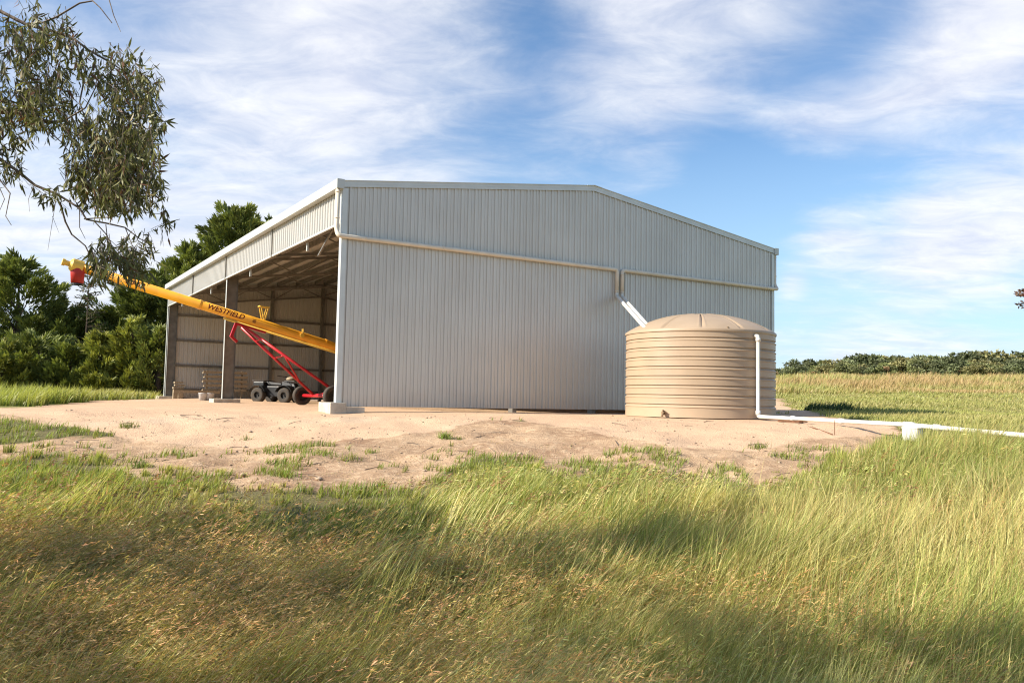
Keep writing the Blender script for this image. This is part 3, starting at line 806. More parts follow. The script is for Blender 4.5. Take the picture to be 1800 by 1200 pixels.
# --- zone 1: everything below the grass line
def foreground(n, py0, py1):
    X, Y, px, py = sample_ground(n, -350, 2150, py0, py1)
    e = edgeE(px)+(vnoise(X, Y, 1.2, 71)-.5)*40
    d = py-e
    keep = d > 0
    clump = vnoise(X, Y, 3.2, 72)*.6+vnoise(X, Y, 8, 73)*.4
    keep &= (clump+np.clip(d/230, 0, .62)) > RNG.uniform(.40, .72, n)
    bare = ((px-1195)/95)**2+((py-990)/20)**2 < 1.0
    keep &= ~bare
    return [q[keep] for q in (X, Y, px, py, d, clump)]

def zonecol(X, Y, px, py, d, dryoff=0):
    n = len(X); right = sstep(640, 1080, px+(vnoise(X, Y, .7, 74)-.5)*300); near = sstep(920, 1010, py)
    dry = vnoise(X, Y, .55, 76)*.6+vnoise(X, Y, 2.2, 77)*.4
    dryf = np.clip((dry-.45)*2.6+RNG.normal(0, .28, n)+.06+.36*near*(1-.55*right)+dryoff, 0, 1)
    ct = lerpc(GREEN, YEL, dryf); br = (RNG.uniform(0, 1, n) < .16+.36*near*(1-.8*right))[:, None]
    ct = np.where(br, lerpc((.56, .30, .13), (.70, .48, .21), RNG.uniform(0, 1, n)), ct)
    yl = np.clip(right-.2, 0, 1)*.75*RNG.uniform(0, 1, n); ct = ct*(1-yl[:, None])+np.array(YEL)[None, :]*yl[:, None]
    fresh = sstep(70, 10, d)[:, None]; ct = ct*(1-fresh*.55)+np.array((.50, .50, .10))*fresh*.55
    ct = ct*(1+RNG.normal(0, .2, (n, 1)))
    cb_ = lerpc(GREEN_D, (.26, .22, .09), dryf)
    return right, near, np.clip(cb_, .01, 1), np.clip(ct, .01, .85)
# fill layer
X, Y, px, py, d, clump = foreground(95000, 780, 1750); n = len(X); dist = np.hypot(X, Y)
right, near, cb_, ct = zonecol(X, Y, px, py, d)
hg = np.minimum(np.clip((.3+.4*right)*d+11, 8, 400)/F*dist, (.13+.12*right)*(.6+.8*vnoise(X, Y, .9, 75)))*RNG.uniform(.5, 1.3, n)
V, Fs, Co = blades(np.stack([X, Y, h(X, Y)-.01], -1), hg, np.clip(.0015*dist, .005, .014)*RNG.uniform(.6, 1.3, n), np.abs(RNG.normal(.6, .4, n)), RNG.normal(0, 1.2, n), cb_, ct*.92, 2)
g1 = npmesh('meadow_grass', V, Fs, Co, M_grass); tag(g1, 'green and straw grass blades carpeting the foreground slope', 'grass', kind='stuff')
# tussocks
NT = 5200
ty = 2.6+(13.5-2.6)*RNG.uniform(0, 1, NT)**.85; tx = RNG.uniform(-.80, .86, NT)*ty+RNG.normal(0, .3, NT)
tpx, tpy = world_px(tx, ty); te = edgeE(tpx)+(vnoise(tx, ty, 1.2, 71)-.5)*40; td = tpy-te
k = (td > -14) & ((vnoise(tx, ty, 1.1, 72)*.6+vnoise(tx, ty, 3, 73)*.4+np.clip(td/300, -.05, .45)) > RNG.uniform(.32, .76, NT)) & ~(((tpx-1195)/100)**2+((tpy-990)/24)**2 < 1.0)
tx, ty, tpx, tpy, td = [q[k] for q in (tx, ty, tpx, tpy, td)]; NT = len(tx)
tr_ = sstep(640, 1080, tpx+(vnoise(tx, ty, .7, 74)-.5)*300); tn_ = sstep(900, 1000, tpy)
th_ = (.24+.44*tr_+.50*tn_*(1-tr_)+.12*tn_*tr_)*RNG.uniform(.6, 1.25, NT)*(.65+.6*vnoise(tx, ty, .7, 75))
th_ = np.minimum(th_, np.clip((.35+.4*tr_)*td+14, 9, 500)/F*np.hypot(tx, ty)); th_ = np.minimum(th_, .19*np.hypot(tx, ty))
nb_ = (RNG.uniform(26, 74, NT)*np.clip(th_/.35, .4, 1.4)).astype(int)
ti = np.repeat(np.arange(NT), nb_); n = len(ti)
oa = RNG.uniform(0, 6.283, n); orr = np.abs(RNG.normal(0, .055, n))*(.6+th_[ti])
X = tx[ti]+np.cos(oa)*orr; Y = ty[ti]+np.sin(oa)*orr; px, py = tpx[ti], tpy[ti]; d = td[ti]; dist = np.hypot(X, Y)
right, near, cb_, ct = zonecol(X, Y, px, py, d, RNG.normal(0, .28, NT)[ti])
wl = (.24+.7*tn_*(1-.7*tr_))[ti]*RNG.uniform(.4, 1.5, n); waz = ((vnoise(tx, ty, .5, 78)-.5)*1.5)[ti]
lx = np.cos(waz)*wl+np.cos(oa)*(.15+orr*3)*RNG.uniform(.3, 1.5, n); ly = np.sin(waz)*wl+np.sin(oa)*(.15+orr*3)*RNG.uniform(.3, 1.5, n)
hg = th_[ti]*RNG.uniform(.45, 1.12, n)
tone = np.clip(RNG.normal(1, .14, NT), .6, 1.4)[ti][:, None]
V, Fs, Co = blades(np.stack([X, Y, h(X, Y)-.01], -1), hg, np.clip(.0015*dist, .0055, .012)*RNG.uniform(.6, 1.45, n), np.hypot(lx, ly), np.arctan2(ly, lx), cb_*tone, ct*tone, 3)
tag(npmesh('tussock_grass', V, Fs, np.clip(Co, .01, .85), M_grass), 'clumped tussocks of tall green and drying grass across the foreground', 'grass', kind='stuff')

# --- seed stalks with drooping heads
def stalks(n, px0, px1, py0, py1, hmin, hmax, leanm, col, seed, name, label, spk=9, dens=None, spl=.035):
    X, Y, px, py = sample_ground(n, px0, px1, py0, py1)
    e = edgeE(px); d = py-e
    k = d > 35
    if dens: k &= dens(X, Y, px, py)
    X, Y, px, py, d = [q[k] for q in (X, Y, px, py, d)]; n = len(X)
    dist = np.hypot(X, Y)
    hg = RNG.uniform(hmin, hmax, n)
    hg = np.minimum(hg, np.clip(.9*d+10, 10, 500)/F*dist)
    lean = np.clip(RNG.normal(leanm, .28, n), .1, 2.2); laz = RNG.normal(.0, .45, n)
    pos = np.stack([X, Y, h(X, Y)], -1)
    cst = jit(YEL, n, .2, .06)*.9
    V, Fs, Co = blades(pos, hg, np.clip(.0011*dist, .004, .008), lean, laz, cst*.7, cst, 5)
    parts = [(V, Fs, Co)]
    # spikelets
    t = RNG.uniform(.66, 1.02, (n, spk)); H_ = hg[:, None]; le = lean[:, None]; la = laz[:, None]
    cx = pos[:, 0, None]+np.cos(la)*le*H_*t**1.7; cy = pos[:, 1, None]+np.sin(la)*le*H_*t**1.7; cz = pos[:, 2, None]+H_*(t-.25*np.minimum(le, 1.6)*t*t)
    P0 = np.stack([cx, cy, cz], -1).reshape(-1, 3); m_ = len(P0)
    L_ = RNG.uniform(.5, 1.3, m_)*spl*np.clip(np.repeat(dist, spk)/6, 1, 2)
    az = np.repeat(laz, spk)+RNG.normal(0, .55, m_); el = RNG.normal(.25, .4, m_)
    D = np.stack([np.cos(az)*np.cos(el), np.sin(az)*np.cos(el), np.sin(el)], -1)
    W_ = np.cross(D, RNG.normal(0, 1, (m_, 3))); W_ /= np.linalg.norm(W_, axis=1)[:, None]+1e-9
    w_ = np.repeat(np.clip(.0005*dist, .002, .0045), spk)[:, None]
    P1 = P0+D*(L_*.5)[:, None]+W_*w_; P2 = P0+D*L_[:, None]; P3 = P0+D*(L_*.5)[:, None]-W_*w_
    VV = np.stack([P0, P1, P2, P3], 1).reshape(-1, 3); ff = (np.arange(m_)*4)[:, None]+np.array([[0, 1, 2, 3]])
    cc = np.repeat(np.repeat(jit(col, n, .22, .1), spk, 0), 4, 0)
    parts.append((VV, [ff], cc))
    V, Fs, Co = merge(parts)
    o = npmesh(name, V, Fs, Co, M_grass); tag(o, label, 'grass', kind='stuff'); return o
stalks(22000, -300, 1600, 940, 1750, .42, .72, .95, TAN, 1, 'seed_grass', 'reddish tan seed heads leaning right across the shaded lower foreground', 10,
       dens=lambda X, Y, px, py: (py > np.interp(px, [0, 600, 900, 1500], [960, 960, 1010, 1120])) & (vnoise(X, Y, 1.1, 81) > .28))
stalks(2600, -100, 2100, 850, 1500, .38, .66, .55, RED, 2, 'dark_seed_grass', 'sparse dark reddish seed stalks rising above the green grass', 12,
       dens=lambda X, Y, px, py: (vnoise(X, Y, .9, 83) > .52) | (px > 1560))
stalks(9000, 700, 2100, 830, 1700, .34, .64, .45, YEL, 3, 'straw_grass', 'pale straw coloured stems standing among the tall green grass', 6)

def straws(n, px0, px1, py0, py1, name, label, cols):
    X, Y, px, py = sample_ground(n*3, px0, px1, py0, py1)
    k = (vnoise(X, Y, 2.2, 140)*.6+vnoise(X, Y, .7, 141)*.4 > RNG.uniform(.35, .75, len(X))) & (py-edgeE(px) > 60)
    X, Y, px, py = X[k][:n], Y[k][:n], px[k][:n], py[k][:n]; n = len(X); dist = np.hypot(X, Y)
    ln_ = .25+1.1*vnoise(X, Y, .9, 142)*sstep(1500, 700, px)+RNG.normal(0, .12, n)
    az = (vnoise(X, Y, .6, 143)-.5)*1.2+RNG.normal(0, .22, n)
    hg = RNG.uniform(.45, .85, n)*(1-.25*np.clip(ln_, 0, 1.3)); hg = np.minimum(hg, .19*dist)
    t = RNG.uniform(0, 1, n); c = lerpc(cols[0], cols[1], t)*(1+RNG.normal(0, .15, (n, 1)))
    V, Fs, Co = blades(np.stack([X, Y, h(X, Y)], -1), hg, np.clip(.0021*dist, .008, .013)*RNG.uniform(.7, 1.3, n), np.clip(ln_, .05, 2), az, c*.75, c, 4, face=az+1.57+RNG.normal(0, .3, n), droop=.15)
    tag(npmesh(name, V, Fs, np.clip(Co, .01, .85), M_grass), label, 'grass', kind='stuff')
straws(24000, -300, 2100, 900, 1750, 'straw_stems', 'bright straw and green stems arcing to the right through the foreground grass', [(.80, .68, .32), (.52, .53, .16)])

# --- thatch: short matted dry litter in foreground and on the dirt
X, Y, px, py = sample_ground(60000, -300, 2100, 770, 1500)
g_, gr_ = masks(X, Y)
k = (g_ < .4) & (vnoise(X, Y, 2.5, 85)+.25*(py > 860) > .5); X, Y, py = X[k], Y[k], py[k]; n = len(X)
V, Fs, Co = blades(np.stack([X, Y, h(X, Y)+.008], -1), RNG.uniform(.03, .10, n)*np.where(py < 850, .7, 1), np.clip(.001*np.hypot(X, Y), .004, .009), RNG.uniform(1.0, 2.4, n), RNG.uniform(0, 6.28, n),
                   jit((.36, .27, .16), n, .3, .08), jit((.48, .38, .23), n, .3, .08), 2, droop=.38)
tag(npmesh('dry_litter', V, Fs, Co, M_grass), 'matted dry straw litter on the bare soil between grass', 'straw', kind='stuff')

# --- short fresh patches at the pad's left edge and scattered on the dirt
X, Y, px, py = sample_ground(60000, -300, 1650, 728, 870)
g_, gr_ = masks(X, Y)
cl_ = vnoise(X, Y, 1.7, 87)*.55+vnoise(X, Y, 6, 88)*.45
k = (g_ < .35) & (((gr_ > .35) & (cl_ > .42)) | ((cl_ > .60) & (py > 785)))
X, Y, cl_ = X[k], Y[k], cl_[k]; n = len(X)
V, Fs, Co = blades(np.stack([X, Y, h(X, Y)], -1), RNG.uniform(.05, .15, n), np.clip(.0011*np.hypot(X, Y), .006, .014), np.abs(RNG.normal(.5, .3, n)), RNG.uniform(-1.6, 1.6, n),
                   jit((.18, .2, .05), n, .2), jit((.32, .36, .08), n, .2), 2)
tag(npmesh('short_grass', V, Fs, Co, M_grass), 'short fresh lime green grass patches at the edge of the bare dirt', 'grass', kind='stuff')

# --- grass strip behind the pad on the left and the meadow on the right
def band(n, xr, yr, hr, wr, cb1, ct1, name, label, leanm=.4, cond=None, edge=True):
    r = RNG.uniform(xr[0], xr[1], n); Y = yr[0]*(yr[1]/yr[0])**RNG.uniform(0, 1, n); X = r*Y
    g_, gr_ = masks(X, Y); k = (g_ < .3)
    if cond: k &= cond(X, Y)
    X, Y = X[k], Y[k]; n = len(X); dist = np.hypot(X, Y)
    hh_ = RNG.uniform(hr[0], hr[1], n)*(.6+.8*vnoise(X, Y, .35, 91))
    if yr[0] > 50: hh_ = hh_*(.3+.7*sstep(58, 84, Y+16*vnoise(X, Y, .12, 97)))
    t = np.clip(vnoise(X, Y, .2, 92)*1.6-.3+RNG.normal(0, .2, n), 0, 1)
    ct_ = (np.array(ct1[0])[None]*(1-t[:, None])+np.array(ct1[1])[None]*t[:, None])*(1+RNG.normal(0, .18, (n, 1)))
    V, Fs, Co = blades(np.stack([X, Y, h(X, Y)-.02], -1), hh_, wr*dist*RNG.uniform(.6, 1.4, n), np.abs(RNG.normal(leanm, .3, n)), RNG.normal(0, .7, n), jit(cb1, n, .15), np.clip(ct_, .01, .8), 2)
    return tag(npmesh(name, V, Fs, Co, M_grass), label, 'grass', kind='stuff')
band(42000, (-.78, -.40), (20, 46), (.25, .55), .0013, (.17, .2, .05), [(.42, .44, .11), (.50, .44, .18)], 'verge_grass', 'sunlit tall yellow green grass strip in front of the dark hedge trees')
band(60000, (.28, .78), (15.5, 62), (.06, .20), .0011, (.2, .21, .06), [(.42, .42, .12), (.50, .42, .18)], 'field_grass', 'short cropped yellow green grass of the open field right of tank')
band(60000, (.30, .80), (58, 118), (.4, 1.15), .0011, (.24, .25, .07), [(.42, .42, .14), (.56, .36, .19)], 'tall_field_grass', 'tall ripening brown topped grass along the far field rise',
     cond=lambda X, Y: vnoise(X, Y, .1, 95) > .12)
band(9000, (.29, .44), (26, 36), (.15, .42), .0014, (.05, .075, .02), [(.07, .11, .03), (.10, .15, .04)], 'shaded_rank_grass', 'rank weeds with shed shadow painted into their dark green right behind the tank at pad edge',  # weeds coloured darker, the shed's shadow painted into their green
     cond=lambda X, Y: (np.abs(Y-(30+2*vnoise(X, Y, .5, 96))) < 1.2) & (X < 12.2) & (X > 8.6))

# --- individual tufts standing on the gravel and dirt
def tuft(x, y, n, hh_, spread, label, col=(.26, .33, .06), lean=.55):
    pos = np.stack([x+RNG.normal(0, spread, n), y+RNG.normal(0, spread, n), np.zeros(n)], -1); pos[:, 2] = h(pos[:, 0], pos[:, 1])-.01
    e = empty('grass_tuft', (x, y, hz(x, y)), label, 'grass tuft', 'green tufts dotted on the bare ground')
    V, Fs, Co = blades(pos, RNG.uniform(.5, 1, n)*hh_, np.full(n, .012), np.abs(RNG.normal(lean, .3, n)), RNG.uniform(-3.1, 3.1, n), jit((.14, .17, .04), n, .2), jit(col, n, .2), 3)
    npmesh('blades', V, Fs, Co, M_grass, e)
for (qx, qy, n_, h_, s_, lb, cc_) in (
    (782, 770, 90, .20, .05, 'bright green grass tuft alone on the brown dirt below the gable wall', (.28, .37, .06)),
    (806, 770, 30, .10, .05, 'tiny yellowish tuft just right of the bright green tuft', (.34, .33, .1)),
    (1336, 784, 80, .15, .07, 'green tuft on gravel below the right edge of the tank', (.27, .32, .07)),
    (225, 752, 70, .16, .08, 'small tuft at the tip of the left grass patch', (.26, .28, .08)),
    (655, 795, 30, .12, .05, 'lone small tuft on the trodden dirt under the shed corner', (.3, .34, .08)),
    (432, 770, 24, .12, .05, 'upright little tuft on gravel in front of the open bay', (.3, .34, .1)),
    (1020, 815, 80, .14, .09, 'low green tuft on reddish dirt before the tank', (.25, .32, .06)),
    (500, 838, 60, .16, .08, 'green tuft at dirt edge among straw left of centre', (.27, .34, .06)),
    (245, 822, 70, .17, .07, 'dark green tuft where the left dirt track ends', (.18, .24, .05))):
    Y_ = float(np.interp(-(qy-.0198*(qx-900)), -pyy, yy_)); rr = ray(qx, qy)
    tuft(rr.x*Y_, Y_, n_, h_, s_, lb, cc_)

# --- stones and clods
X, Y, px, py = sample_ground(3000, -300, 1700, 722, 860)
g_, gr_ = masks(X, Y); k = (gr_ < .3); X, Y, g_ = X[k], Y[k], g_[k]; n = len(X)
oct_ = np.array([[1, 0, 0], [-1, 0, 0], [0, 1, 0], [0, -1, 0], [0, 0, 1], [0, 0, -1], [.6, .6, .5], [-.6, .6, .5], [-.6, -.6, .5], [.6, -.6, .5]])
s = np.exp(RNG.normal(math.log(.010), .5, n)); s = np.clip(s, .006, .06)
vv = oct_[None, :6]*s[:, None, None]*RNG.uniform(.6, 1.3, (n, 6, 1))*np.array([1.2, 1, .6]); vv = vv+np.stack([X, Y, h(X, Y)+s*.25], -1)[:, None, :]
tf = np.array([[0, 2, 4], [2, 1, 4], [1, 3, 4], [3, 0, 4], [2, 0, 5], [1, 2, 5], [3, 1, 5], [0, 3, 5]])
ff = ((np.arange(n)*6)[:, None, None]+tf[None]).reshape(-1, 3)
tag(npmesh('pebbles', vv.reshape(-1, 3), [ff], None, M_stone), 'loose small stones and clods scattered over gravel pad and dirt', 'stones', kind='stuff')

X, Y, px, py = sample_ground(90, -200, 1600, 725, 850)
mbt = MB()
for x, y in zip(X, Y):
    a = RNG.normal(0, .9); L_ = RNG.uniform(.08, .4); p = Vector((x, y, hz(x, y)+.008)); q = Vector((x+math.cos(a)*L_, y+math.sin(a)*L_, 0)); q.z = hz(q.x, q.y)+.012
    m_ = (p+q)/2+Vector((RNG.normal(0, .02), RNG.normal(0, .02), .01)); mbt.tube([p, m_, q], [.006, .005, .003], 5)
tag(mbt.build('fallen_twigs', M_bark, None, (0, 10, 0)), 'small dark twigs lying about on gravel and dirt', 'twigs', kind='stuff')

# ------------------------------------------------------------------ trees
def leafquads(P0, D, L_, W_, col, bend=.12):
    """lanceolate leaf: 2 quads-> 6 verts (base, two mid pairs.. ) here diamond of 2 tris + mid fold"""
    n = len(P0); Nn = RNG.normal(0, 1, (n, 3)); S = np.cross(D, Nn); S /= np.linalg.norm(S, axis=1)[:, None]+1e-9
    B_ = np.cross(S, D)
    p1 = P0+D*(L_*.33)[:, None]; p2 = P0+D*(L_*.68)[:, None]+B_*(L_*bend*.5)[:, None]; p3 = P0+D*L_[:, None]+B_*(L_*bend)[:, None]
    w = (W_/2)[:, None]
    VV = np.stack([P0, p1-S*w, p1+S*w, p2-S*w*.75, p2+S*w*.75, p3], 1).reshape(-1, 3)
    b = (np.arange(n)*6)[:, None]
    return VV, [b+np.array([[1, 2, 4, 3]]), np.concatenate([b+np.array([[0, 2, 1]]), b+np.array([[3, 4, 5]])])], np.repeat(col, 6, 0)

def pine(cx, depth, top, rpx, label, seed, kind=0, nclump=90, base=None, dens=1.0, cname='hedge trees left of the shed'):
    rs = np.random.default_rng(seed)
    r0 = ray(cx, 690); x, y = r0.x*depth, depth; gz_ = hz(x, y); zt = (ray(cx, top)*depth).z; H_ = zt-gz_; R_ = rpx/F*depth
    e = empty('conifer_tree', (x, y, gz_), label, 'tree', cname)
    mb = MB(); mb.tube([Vector((x, y, gz_-.2)), Vector((x+.1, y, gz_+H_*.5)), Vector((x-.05, y, gz_+H_*.93))], [.16+.02*R_, .11, .03], 8)
    nb = 14
    cl = []
    for i in range(nclump):
        t = rs.uniform(.03, 1)**.9
        if kind == 0:  rr = R_*math.sin(math.pi*min(1, (t*.86+.14))**.8)*1.05+.1*R_
        elif kind == 1: rr = R_*(1-t)**.75+.08*R_
        else: rr = R_*math.sqrt(max(0, 1-(2*t-.95)**2))+.05
        a = rs.uniform(0, 2*math.pi); q = rs.uniform(.35, 1.22)**.6
        cl.append((x+math.cos(a)*rr*q, y+math.sin(a)*rr*q, gz_+H_*t*.96, rs.uniform(.16, .46)*R_**.6*(1.1 if kind != 1 else .8)*(1-.35*t), a))
    for c_ in cl[::7]:
        mb.tube([Vector((x, y, max(gz_+.3, c_[2]-.5*R_))), Vector((c_[0], c_[1], c_[2]))], [.05, .015], 5)
    mb.build('trunk', M_bark2, e)
    Ps = []; Ds = []; Cs = []; Ls = []
    for (a1, b1, c1, r1, a) in cl:
        k = int(150*dens*(r1/.5)**1.3)+20
        v = rs.normal(0, 1, (k, 3)); v /= np.linalg.norm(v, axis=1)[:, None]
        bd = np.array([math.cos(a)*.8, math.sin(a)*.8, rs.uniform(.15, 1.1)]); bd /= np.linalg.norm(bd)
        sa = rs.uniform(-.8, 1.5, (k, 1)); wd_ = np.clip(.62-.36*sa, .06, .7)
        pp = np.array([a1, b1, c1])+bd*r1*sa*1.25+v*r1*wd_*np.array([1.1, 1.1, .7])
        dd = v*.45+bd*.9; dd /= np.linalg.norm(dd, axis=1)[:, None]
        Ps.append(pp); Ds.append(dd); tone = rs.uniform(.6, 1.35)
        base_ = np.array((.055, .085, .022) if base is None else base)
        lit_tipc = base_*np.array([2.1, 1.75, 1.3]); f = np.clip(rs.normal(.25, .3, (k, 1))+.35*(v[:, 2:3] > .3), 0, 1)  # upward leaves paler: sunlit tips put into the leaf colour
        Cs.append((base_*(1-f)+lit_tipc*f)*tone); Ls.append(rs.uniform(.16, .42, k)*(depth/46))
    Ps = np.concatenate(Ps); Ds = np.concatenate(Ds); Cs = np.clip(np.concatenate(Cs), .004, .6); Ls = np.concatenate(Ls)
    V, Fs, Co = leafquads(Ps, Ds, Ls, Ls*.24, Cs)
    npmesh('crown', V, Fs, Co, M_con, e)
    return e
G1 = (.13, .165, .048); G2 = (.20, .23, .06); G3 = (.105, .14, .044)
TL = [  # px, depth, top, radius px, label, kind, clumps, colour
 (22, 50, 458, 92, 'broad flat topped dark conifer at the far left edge of photo', 0, 150, G1),
 (-90, 50, 470, 90, 'dark conifer mostly cut off by the left picture edge', 0, 110, G1),
 (112, 50, 556, 66, 'lower conifer between flat topped tree and bare sapling', 2, 100, G1),
 (190, 51, 548, 70, 'rounded conifer just right of the bare sapling', 2, 100, G1),
 (250, 52, 484, 80, 'dark tall conifer behind the yellow auger tube', 0, 130, G3),
 (322, 53, 426, 74, 'tall conifer rising behind the far end of shed roof', 0, 140, G1),
 (404, 54, 364, 84, 'tallest conifer standing above the shed gutter line', 0, 170, G1),
 (474, 56, 392, 60, 'conifer hidden low behind the shed roof edge', 0, 90, G3),
 (0, 44, 606, 46, 'light green bushy conifer at bottom left of the hedge', 2, 70, G2),
 (62, 45, 590, 50, 'mid green bush second from the left in the hedge', 2, 75, G1),
 (122, 45, 612, 44, 'dark bush below the low conifer in hedge', 2, 65, G1),
 (176, 45, 585, 44, 'bush with yellow green tips in the hedge middle', 1, 80, G2),
 (228, 45, 560, 46, 'pointed light green conifer below the auger tube', 1, 95, G2),
 (276, 45, 575, 40, 'bush nearest the far corner post of shed', 2, 70, G1),
 (318, 46, 560, 40, 'bush growing hard against the rear of shed', 2, 60, G3)]
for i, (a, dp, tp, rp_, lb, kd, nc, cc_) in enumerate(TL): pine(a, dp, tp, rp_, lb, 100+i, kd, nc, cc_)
# thin bare sapling
r0 = ray(146, 690); x, y = r0.x*48, 48; gz_ = hz(x, y); zt = (ray(146, 478)*48).z
sap = empty('bare_sapling', (x, y, gz_), 'thin almost bare conifer sapling showing against the sky', 'tree')
mb = MB(); mb.tube([Vector((x, y, gz_)), Vector((x, y, zt))], [.08, .012], 6)
Ps = []; Ds = []
for k in range(70):
    t = random.uniform(.35, .98); a = random.uniform(0, 6.28); L_ = (1-t)*1.9+.25; z_ = gz_+(zt-gz_)*t
    e_ = Vector((x+math.cos(a)*L_, y+math.sin(a)*L_, z_+.15)); mb.tube([Vector((x, y, z_)), e_], [.02, .007], 4)
    for j in range(14):
        q = random.uniform(.3, 1); Ps.append((x+math.cos(a)*L_*q, y+math.sin(a)*L_*q, z_+.15*q)); Ds.append((math.cos(a)*.6+random.gauss(0, .4), math.sin(a)*.6+random.gauss(0, .4), random.gauss(.2, .4)))
mb.build('trunk', M_bark2, sap)
Ps = np.array(Ps); Ds = np.array(Ds); Ds /= np.linalg.norm(Ds, axis=1)[:, None]
V, Fs, Co = leafquads(Ps, Ds, np.full(len(Ps), .16), np.full(len(Ps), .05), jit((.09, .09, .04), len(Ps))); npmesh('crown', V, Fs, Co, M_con, sap)

# --- distant gums on the right-hand rise
def gum_proto(seed, tint=(1, 1, 1)):
    rs = np.random.default_rng(seed); Ps = []; Ds = []; Cs = []
    for i in range(26):
        a = rs.uniform(0, 6.28); q = rs.uniform(0, 1)**.5; cz = rs.uniform(.12, .98); rr = 3.6*math.sqrt(max(.05, 1-((cz-.5)/.55)**2))
        c0 = np.array([math.cos(a)*rr*q, math.sin(a)*rr*q, cz*6.2]); r1 = rs.uniform(.5, 1.3); k = 110
        v = rs.normal(0, 1, (k, 3)); v /= np.linalg.norm(v, axis=1)[:, None]
        Ps.append(c0+v*r1*rs.uniform(.6, 1.05, (k, 1))*np.array([1.2, 1.2, .7])); Ds.append(v*.5+rs.normal(0, .6, (k, 3)))
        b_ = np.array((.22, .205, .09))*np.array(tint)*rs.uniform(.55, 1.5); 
        if rs.uniform() < .05: b_ = np.array((.36, .24, .13))
        Cs.append(np.repeat(b_[None], k, 0)*rs.uniform(.7, 1.3, (k, 1)))
    Ps = np.concatenate(Ps); Ds = np.concatenate(Ds); Ds /= np.linalg.norm(Ds, axis=1)[:, None]; n = len(Ps)
    return leafquads(Ps, Ds, rs.uniform(.35, .8, n), rs.uniform(.2, .4, n), np.concatenate(Cs))
protos = []
for k in range(5):
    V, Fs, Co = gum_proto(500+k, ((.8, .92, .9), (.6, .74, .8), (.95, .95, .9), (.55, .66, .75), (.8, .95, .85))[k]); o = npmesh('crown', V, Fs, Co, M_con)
    mb = MB(); mb.tube([(0, 0, -.5), (.1, 0, 2), (0, .1, 4.5)], [.25, .18, .06], 7); mb.tube([(.1, 0, 1.6), (1.3, .4, 4)], [.12, .04], 6); mb.tube([(.1, 0, 1.9), (-1.2, -.5, 4.2)], [.12, .04], 6)
    t_ = mb.build('trunk', M_bark, None); protos.append((o.data, t_.data))
    bpy.data.objects.remove(o); bpy.data.objects.remove(t_)
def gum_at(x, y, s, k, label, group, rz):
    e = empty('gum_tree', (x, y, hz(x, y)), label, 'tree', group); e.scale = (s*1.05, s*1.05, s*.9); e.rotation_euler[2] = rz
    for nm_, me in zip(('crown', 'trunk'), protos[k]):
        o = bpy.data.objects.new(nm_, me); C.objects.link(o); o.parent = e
cnt = 0
for row, (d0, dn) in enumerate(((140, 22), (165, 26), (196, 30))):
    for i in range(dn):
        px_ = 1356+(i+random.uniform(-.3, .3))*(560/dn)+row*7
        dd = d0+random.uniform(-7, 7); r0 = ray(px_, 700); x, y = r0.x*dd, dd
        want = np.interp(px_, [1365, 1400, 1500, 1560, 1640, 1700, 1725, 1770, 1900], [648, 640, 632, 628, 628, 626, 618, 628, 616])+(random.uniform(-7, 6) if row == 2 else random.uniform(0, 20))
        zt = (ray(px_, want)*dd).z; Hh = zt-hz(x, y); s = max(.35, Hh/5.9)
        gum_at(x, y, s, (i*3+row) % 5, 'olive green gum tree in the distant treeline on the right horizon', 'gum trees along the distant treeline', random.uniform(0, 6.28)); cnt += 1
# a gum outside the frame on the right whose leaf edge just enters
r0 = ray(1850, 700); dd = 34; x, y = r0.x*dd, dd
e = empty('gum_tree', (x, y, hz(x, y)), 'purplish gum foliage just entering at right picture edge', 'tree')
V, Fs, Co = gum_proto(900); zt = (ray(1846, 470)*dd).z-hz(x, y)
V = V*np.array([.27, .27, .2]); V[:, 2] += (ray(1846, 544)*dd).z-hz(x, y); V = V+np.array([x, y, hz(x, y)])
npmesh('crown', V, Fs, np.clip(Co*np.array([.42, .26, .36]), 0, 1), M_con, e)
MB().tube([Vector((x, y, hz(x, y)-.3)), Vector((x+.1, y, (ray(1846, 545)*dd).z))], [.12, .05], 8).build('trunk', M_bark, e)

# --- big eucalypt: stands left of the photographer, its outer branches hang into the frame
TB = Vector((-6.7, 4.0, 0)); TB.z = hz(TB.x, TB.y)
euc = empty('eucalyptus_tree', TB, 'eucalyptus with long drooping leaves hanging into the upper left of photo', 'tree')
DP = 5.0
def pt(px, py, dz=0): return at(px, py, DP+dz)
mb = MB()
mb.tube([TB-Z*.3, TB+Vector((.1, .1, 1.2)), TB+Vector((-.05, .2, 2.6)), TB+Vector((.15, .1, 4.2)), TB+Vector((0, 0, 6.3))], [.36, .29, .24, .17, .07], 14)
mb.build('trunk', M_bark, euc, smooth=True)
forkA = TB+Vector((-.02, .18, 2.3)); forkB = TB+Vector((.1, .12, 3.6)); forkC = TB+Vector((.05, .15, 1.9))
LIMBS = [
 ([forkA, forkA+Vector((1.2, .5, .5)), pt(-160, 200), pt(-20, 195), pt(35, 198), pt(62, 210), pt(92, 215), pt(112, 213, -.05)], [.12, .09, .05, .019, .016, .013, .010, .006]),
 ([forkB, forkB+Vector((1.5, .5, .1)), pt(-150, -20), pt(0, 20), pt(45, 43), pt(110, 60), pt(132, 70), pt(155, 88), pt(190, 108, .1), pt(225, 130, .2)], [.10, .06, .025, .011, .010, .008, .007, .006, .005, .003]),
 ([forkC, forkC+Vector((1.6, .6, -.1)), pt(-120, 250), pt(0, 280), pt(30, 300), pt(62, 326), pt(100, 341), pt(140, 366), pt(152, 386), pt(190, 393), pt(220, 400), pt(246, 420), pt(262, 426)], [.09, .06, .03, .011, .009, .008, .007, .006, .005, .005, .004, .003, .002]),
]
